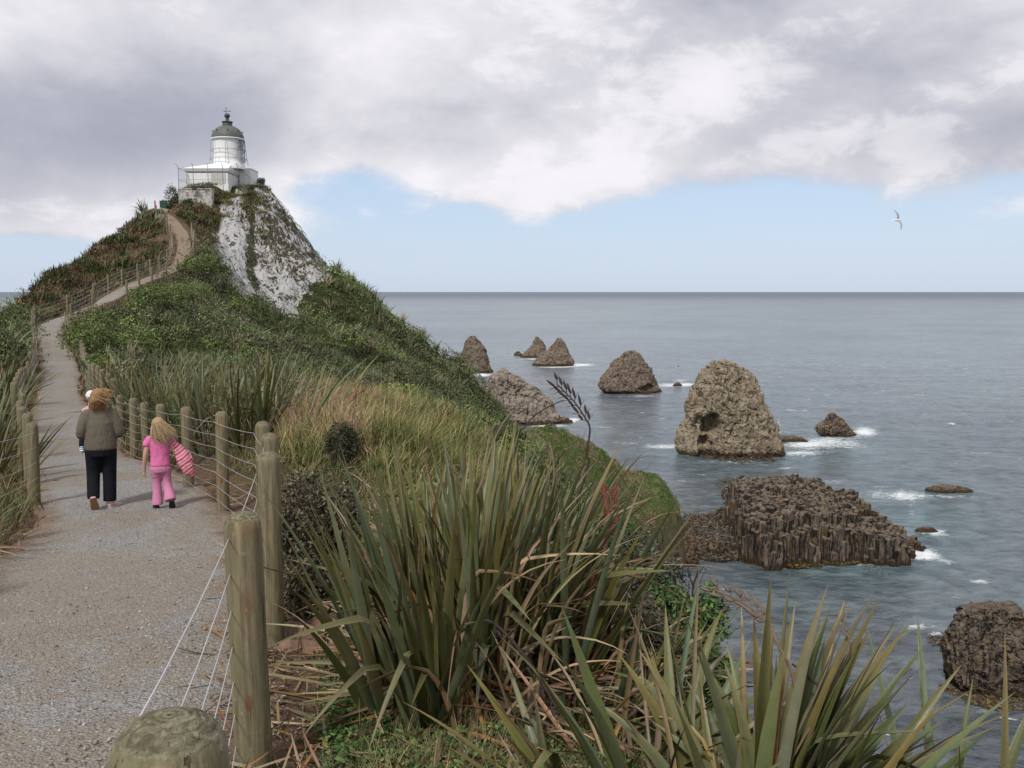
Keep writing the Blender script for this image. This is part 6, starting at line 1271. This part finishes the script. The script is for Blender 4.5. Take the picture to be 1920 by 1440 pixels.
def girl():
    loc = on_path(304, 950, 12.0); yaw = math.atan2(-loc[0], loc[1]); root = empty('person', loc, 'little girl in a pink shirt and pink flared trousers with long blond hair blowing', 'person', None, yaw)
    mb = MB(); head(mb, (-.01, .02, 1.125), .92, R(18), R(8)); mb.tube([(0, 0, .97), (-.005, .01, 1.06)], [.042, .038], 12); loft(mb, [(0, 0, .56, .11, .08), (0, 0, .7, .10, .075), (0, 0, .85, .115, .075), (0, 0, .95, .125, .07), (0, 0, .99, .06, .05)])
    limb(mb, [(-.125, 0, .945), (-.185, -.01, .73), (-.205, .03, .53)], [.04, .031, .022]); hand(mb, (-.205, .03, .53), (-.05, .1, -1), (1, 0, 0), .72, .35)
    limb(mb, [(.125, 0, .945), (.185, -.02, .76), (.26, .10, .70)], [.04, .031, .023]); hand(mb, (.26, .10, .70), (.8, .4, -.1), (0, 0, -1), .72, .6)
    for sx, kn, an in ((-.055, (-.05, .04, .31), (-.055, 0, .06)), (.055, (.075, .0, .32), (.11, -.11, .13))): limb(mb, [(sx, 0, .57), kn, an], [.06, .042, .03])
    fused(mb, 'body', skin, root, .0065, 3)
    pk = cloth('bright pink jersey', (0.66, 0.17, 0.36)); mb = MB(); loft(mb, [(0, -.005, .585, .128, .098), (0, -.005, .61, .13, .1), (0, -.005, .72, .118, .09), (0, -.005, .85, .132, .092), (0, 0, .94, .14, .085), (0, 0, .985, .095, .065), (0, 0, 1.005, .06, .05)], 24)
    limb(mb, [(-.12, 0, .945), (-.16, -.005, .89)], [.056, .054]); limb(mb, [(.12, 0, .945), (.155, -.005, .89)], [.056, .054]); fused(mb, 'shirt', pk, root, .008, 4)
    pt = cloth('dusty pink cord', (0.56, 0.22, 0.36)); mb = MB(); loft(mb, [(0, -.005, .50, .12, .09), (0, -.005, .56, .128, .098), (0, -.005, .62, .115, .088)], 22)
    limb(mb, [(-.062, -.005, .55), (-.052, .03, .33), (-.055, .0, .055)], [.075, .055, .074], 14, False); limb(mb, [(.062, -.005, .55), (.078, .0, .33), (.108, -.10, .12)], [.075, .056, .078], 14, False); fused(mb, 'trousers', pt, root, .008, 3)
    dk = simple('black leather shoe', (0.02, 0.018, 0.02), .5, .4)
    for h_, t_, u_ in (((-.06, -.03, 0), (-.085, .13, 0), (0, 0, 1)), ((.12, -.19, .13), (.13, -.09, -.01), (0, .8, .5))): a, b = MB(), MB(); shoe(a, b, h_, t_, u_, .037, .075); o = a.build('shoe', dk, root, True); b.build('sole', simple('dark sole', (0.03, 0.025, 0.022), .8), o)
    mb = MB(); ell(mb, (-.008, .0, 1.155), (.086, .098, .088)); ell(mb, (.0, -.035, 1.08), (.085, .062, .1)); ell(mb, (.025, -.055, .99), (.085, .042, .1)); ell(mb, (.06, -.06, .93), (.07, .032, .08)); hr = fused(mb, 'hair', cloth('long blond hair', (0.36, 0.245, 0.14), .25), root, .008, 3)
    rng = np.random.default_rng(8); n = 1700; d = rng.standard_normal((n, 3)); d /= np.linalg.norm(d, axis=1)[:, None]; keep = (d[:, 1] < .35) & (d[:, 2] > -.45); d = d[keep]; roots = np.array([-.005, -.01, 1.13]) + d * np.array([.085, .09, .095])
    hair_strands(hr, 'hair_strands', [(0.50, 0.38, 0.24), (0.42, 0.30, 0.18), (0.33, 0.23, 0.13)], roots, d * .5 + np.array([.15, -.1, -.8]), rng.uniform(.14, .28, len(d)), .005, (.62, -.12, -.8), 9, 8)
    # jacket over her right arm
    m, g, b_ = material('striped pink jacket', .9, .1); oc = g.node('ShaderNodeTexCoord').outputs['Object']; mp = g.node('ShaderNodeMapping'); g.put(mp.inputs[0], oc); mp.inputs['Rotation'].default_value = (0, R(35), 0); z = g.sep(mp.outputs[0])[2]
    zz = g.m('ADD', z, g.m('MULTIPLY', g.noise(oc, 9, 2), .03)); s1 = g.ss(g.m('SINE', g.m('MULTIPLY', zz, 150)), .55, .8); s2 = g.ss(g.m('SINE', g.m('MULTIPLY', zz, 70)), .2, .5); g.put(b_.inputs['Base Color'], g.mix(s1, g.mix(s2, (0.55, 0.07, 0.15), (0.60, 0.22, 0.30)), (0.70, 0.55, 0.52))); g.put(b_.inputs['Normal'], g.bump(g.noise(oc, 14, 4), .7, .03))
    q = Vector(loc) + Matrix.Rotation(yaw, 3, 'Z') @ Vector((.18, -.03, .44)); j = empty('jacket', tuple(q), 'pink and red striped jacket hanging from the right arm of the girl', 'jacket', None, yaw)
    mb = MB(); limb(mb, [(-.02, .02, .44), (.06, .01, .36), (.12, -.01, .24), (.18, -.02, .10), (.215, -.02, .0)], [.045, .062, .075, .066, .04]); limb(mb, [(.05, .04, .36), (.15, .04, .27), (.21, .02, .20)], [.05, .055, .035]); limb(mb, [(.02, -.02, .34), (.08, -.04, .18), (.15, -.05, .04)], [.03, .045, .035]); fused(mb, 'garment', m, j, .008, 2)
    mb = MB(); mb.tube([(.18, .01, .22), (.215, .0, .185)], [.042, .034], 12, True); mb.build('cuff', m, j, True)
girl()

# ------------------------------------------------------------------ gulls
def gull(px, py, d, sc, heading, bank, label, dark=False):
    q = P(px, py, d); root = empty('gull', tuple(q), label, 'bird', 'seabirds in flight'); root.rotation_euler = (R(bank), 0, R(heading))
    w1 = simple('white plumage', (0.75, 0.75, 0.74), .8) if not dark else simple('dark plumage', (0.12, 0.11, 0.1), .8); w2 = simple('grey wing plumage', (0.30, 0.31, 0.33), .8) if not dark else w1  # the dark bird has one dark plumage colour all over
    mb = MB(); pts = [(-.24, 0, .0), (-.14, 0, 0), (-.03, 0, 0), (.08, 0, .005), (.15, 0, .012), (.185, 0, .015), (.215, 0, .012), (.235, 0, .004), (.265, 0, -.004)]; rad = [.012, .035, .058, .055, .038, .032, .028, .010, .002]
    mb.tube([Vector(p) * sc for p in pts], [r * sc for r in rad], 12); ell(mb, Vector((.195, 0, .014)) * sc, (.036 * sc, .032 * sc, .033 * sc)); body = mb.build('body', w1, root, True)
    for s_ in (-1, 1):
        mb = MB(); span = [(0.03, .15, .0), (.18, .15, .07), (.34, .13, .10), (.5, .08, .08), (.62, .02, .05)]; le = [.08, .13, .10, .02, -.07]; top, bot = [], []
        for (y, ch, z), l in zip(span, le): top.append([(l, s_ * y, z + .006), (l - ch * .4, s_ * y, z + .012), (l - ch, s_ * y, z)]); bot.append([(l, s_ * y, z - .004), (l - ch * .4, s_ * y, z - .004), (l - ch, s_ * y, z - .003)])
        v = [Vector(p) * sc for r_ in top for p in r_] + [Vector(p) * sc for r_ in bot for p in r_]; n = len(span); f = []
        for i in range(n - 1):
            for k in range(2): a = i * 3 + k; f.append((a, a + 1, a + 4, a + 3)); b = n * 3 + a; f.append((b, b + 3, b + 4, b + 1))
            f.append((i * 3, i * 3 + 3, n * 3 + i * 3 + 3, n * 3 + i * 3)); f.append((i * 3 + 2, n * 3 + i * 3 + 2, n * 3 + i * 3 + 5, i * 3 + 5))
        mb.add(v, f); mb.build('wing', w2, root)
    mb = MB(); mb.add([Vector(p) * sc for p in [(-.2, .02, .005), (-.2, -.02, .005), (-.33, -.05, 0), (-.33, .05, 0), (-.2, .02, -.005), (-.2, -.02, -.005), (-.33, -.05, -.004), (-.33, .05, -.004)]], [(0, 1, 2, 3), (7, 6, 5, 4), (0, 3, 7, 4), (1, 5, 6, 2), (2, 6, 7, 3)]); mb.build('tail', w1, root)
gull(1683, 413, 48, 1.0, 20, 62, 'white gull banking against the blue sky at the upper right')
gull(1272, 687, 190, 1.1, 170, 15, 'distant dark bird flying low over the sea above the tiny rock', True)

# ------------------------------------------------------------------ stones
def stone(x, y, size, mat, label, seed, group, flat=.6):
    bm_ = MB(); ell(bm_, (0, 0, 0), (size, size * .75, size * flat), 14, 9); v = np.array([tuple(q) for q in bm_.v]); 
    n = fbm(v / size * 1.1 + seed * 5, 3, seed); q = np.round(v / size * 1.6 + .3 * n[:, None]) / 1.6 * size; v = v * .62 + q * .38; v *= (1 + .22 * n)[:, None]
    bm_.v = [tuple(a) for a in v]; o = bm_.build('stone', mat); o.location = (x, y, H1(x, y) + size * flat * .25); o.rotation_euler = (random.uniform(-.4, .4), random.uniform(-.4, .4), random.uniform(0, 6)); return tag(o, label, 'stone', group)
st_red = simple('reddish broken rock', (0.20, 0.125, 0.09), .9, .15, .4, 14, .6); st_pale = simple('pale broken rock', (0.32, 0.26, 0.21), .9, .15, .3, 14, .5)
for k, (px, py, d, sz) in enumerate([(575, 1225, 6.2, .14), (608, 1213, 6.4, .17), (545, 1260, 5.9, .10), (592, 1262, 5.9, .11), (630, 1248, 6.0, .10), (560, 1290, 5.6, .05), (635, 1275, 5.8, .05), (600, 1295, 5.6, .045), (545, 1222, 6.2, .06), (650, 1225, 6.3, .07)]):
    stone(*at(px, py, d), sz, st_red, 'reddish angular stone in the pile behind the second tall post', 20 + k, 'reddish stones behind the fence')
for k, (px, py, d, sz, lab) in enumerate([(332, 1297, 5.0, .028, 'small pale stone on the path close to the wires'), (213, 1290, 5.0, .035, 'flat pale stone set in the gravel left of the wires'), (238, 1272, 5.1, .025, 'pale stone set in the gravel just beyond the flat one'), (346, 1238, 5.4, .022, 'upright pale pebble at the path edge by the wires'), (385, 1300, 4.9, .03, 'brown stone lying between the wires and the tall post')]):
    q = P(px, py, 1); r_ = ray(px, py); t = 2.0
    while t < 9 and r_[2] * t > H1(r_[0] * t, r_[1] * t): t += .03
    stone(r_[0] * t, r_[1] * t, sz, st_pale if k < 4 else st_red, lab, 50 + k, 'loose stones on the path', .45)
# loose gravel lying on the path surface
rng = np.random.default_rng(91); x, y, z, k = sample_ground(rng, (PD < PWD + .3) & (GR < 13) & (GR > 1.5) & (GY > .5), 9000, cell / GR ** 1.5); N = len(x); s_ = rng.gamma(2.2, .0022, N) + .003
oct_ = np.array([(1, 0, 0), (0, 1, 0), (-1, 0, 0), (0, -1, 0), (0, 0, .7), (0, 0, -.5)], float); ofs = oct_[None] * (1 + .45 * rng.standard_normal((N, 6, 1)).clip(-1, 1)); a = rng.uniform(0, 6.28, N); ca, sa = np.cos(a)[:, None], np.sin(a)[:, None]
ox = ofs[:, :, 0] * ca - ofs[:, :, 1] * sa * .7; oy = ofs[:, :, 0] * sa + ofs[:, :, 1] * ca * .7; V = np.stack([x[:, None] + ox * s_[:, None], y[:, None] + oy * s_[:, None], (z + .014 + .0022 * np.hypot(x, y))[:, None] + ofs[:, :, 2] * s_[:, None]], -1).reshape(-1, 3)
tri = np.array([(0, 1, 4), (1, 2, 4), (2, 3, 4), (3, 0, 4), (1, 0, 5), (2, 1, 5), (3, 2, 5), (0, 3, 5)]); f = (tri[None] + (np.arange(N) * 6)[:, None, None]).reshape(-1, 3); c = pal(rng, N, [(0.30, 0.27, 0.25), (0.22, 0.19, 0.17), (0.40, 0.36, 0.33), (0.25, 0.18, 0.13)], .2)
o = npmesh('loose_gravel', V, f, fol_dry, None, False, np.repeat(c, 6, 0).clip(0, 1)); tag(o, 'loose grey gravel scattered over the path surface', 'gravel', kind='stuff')
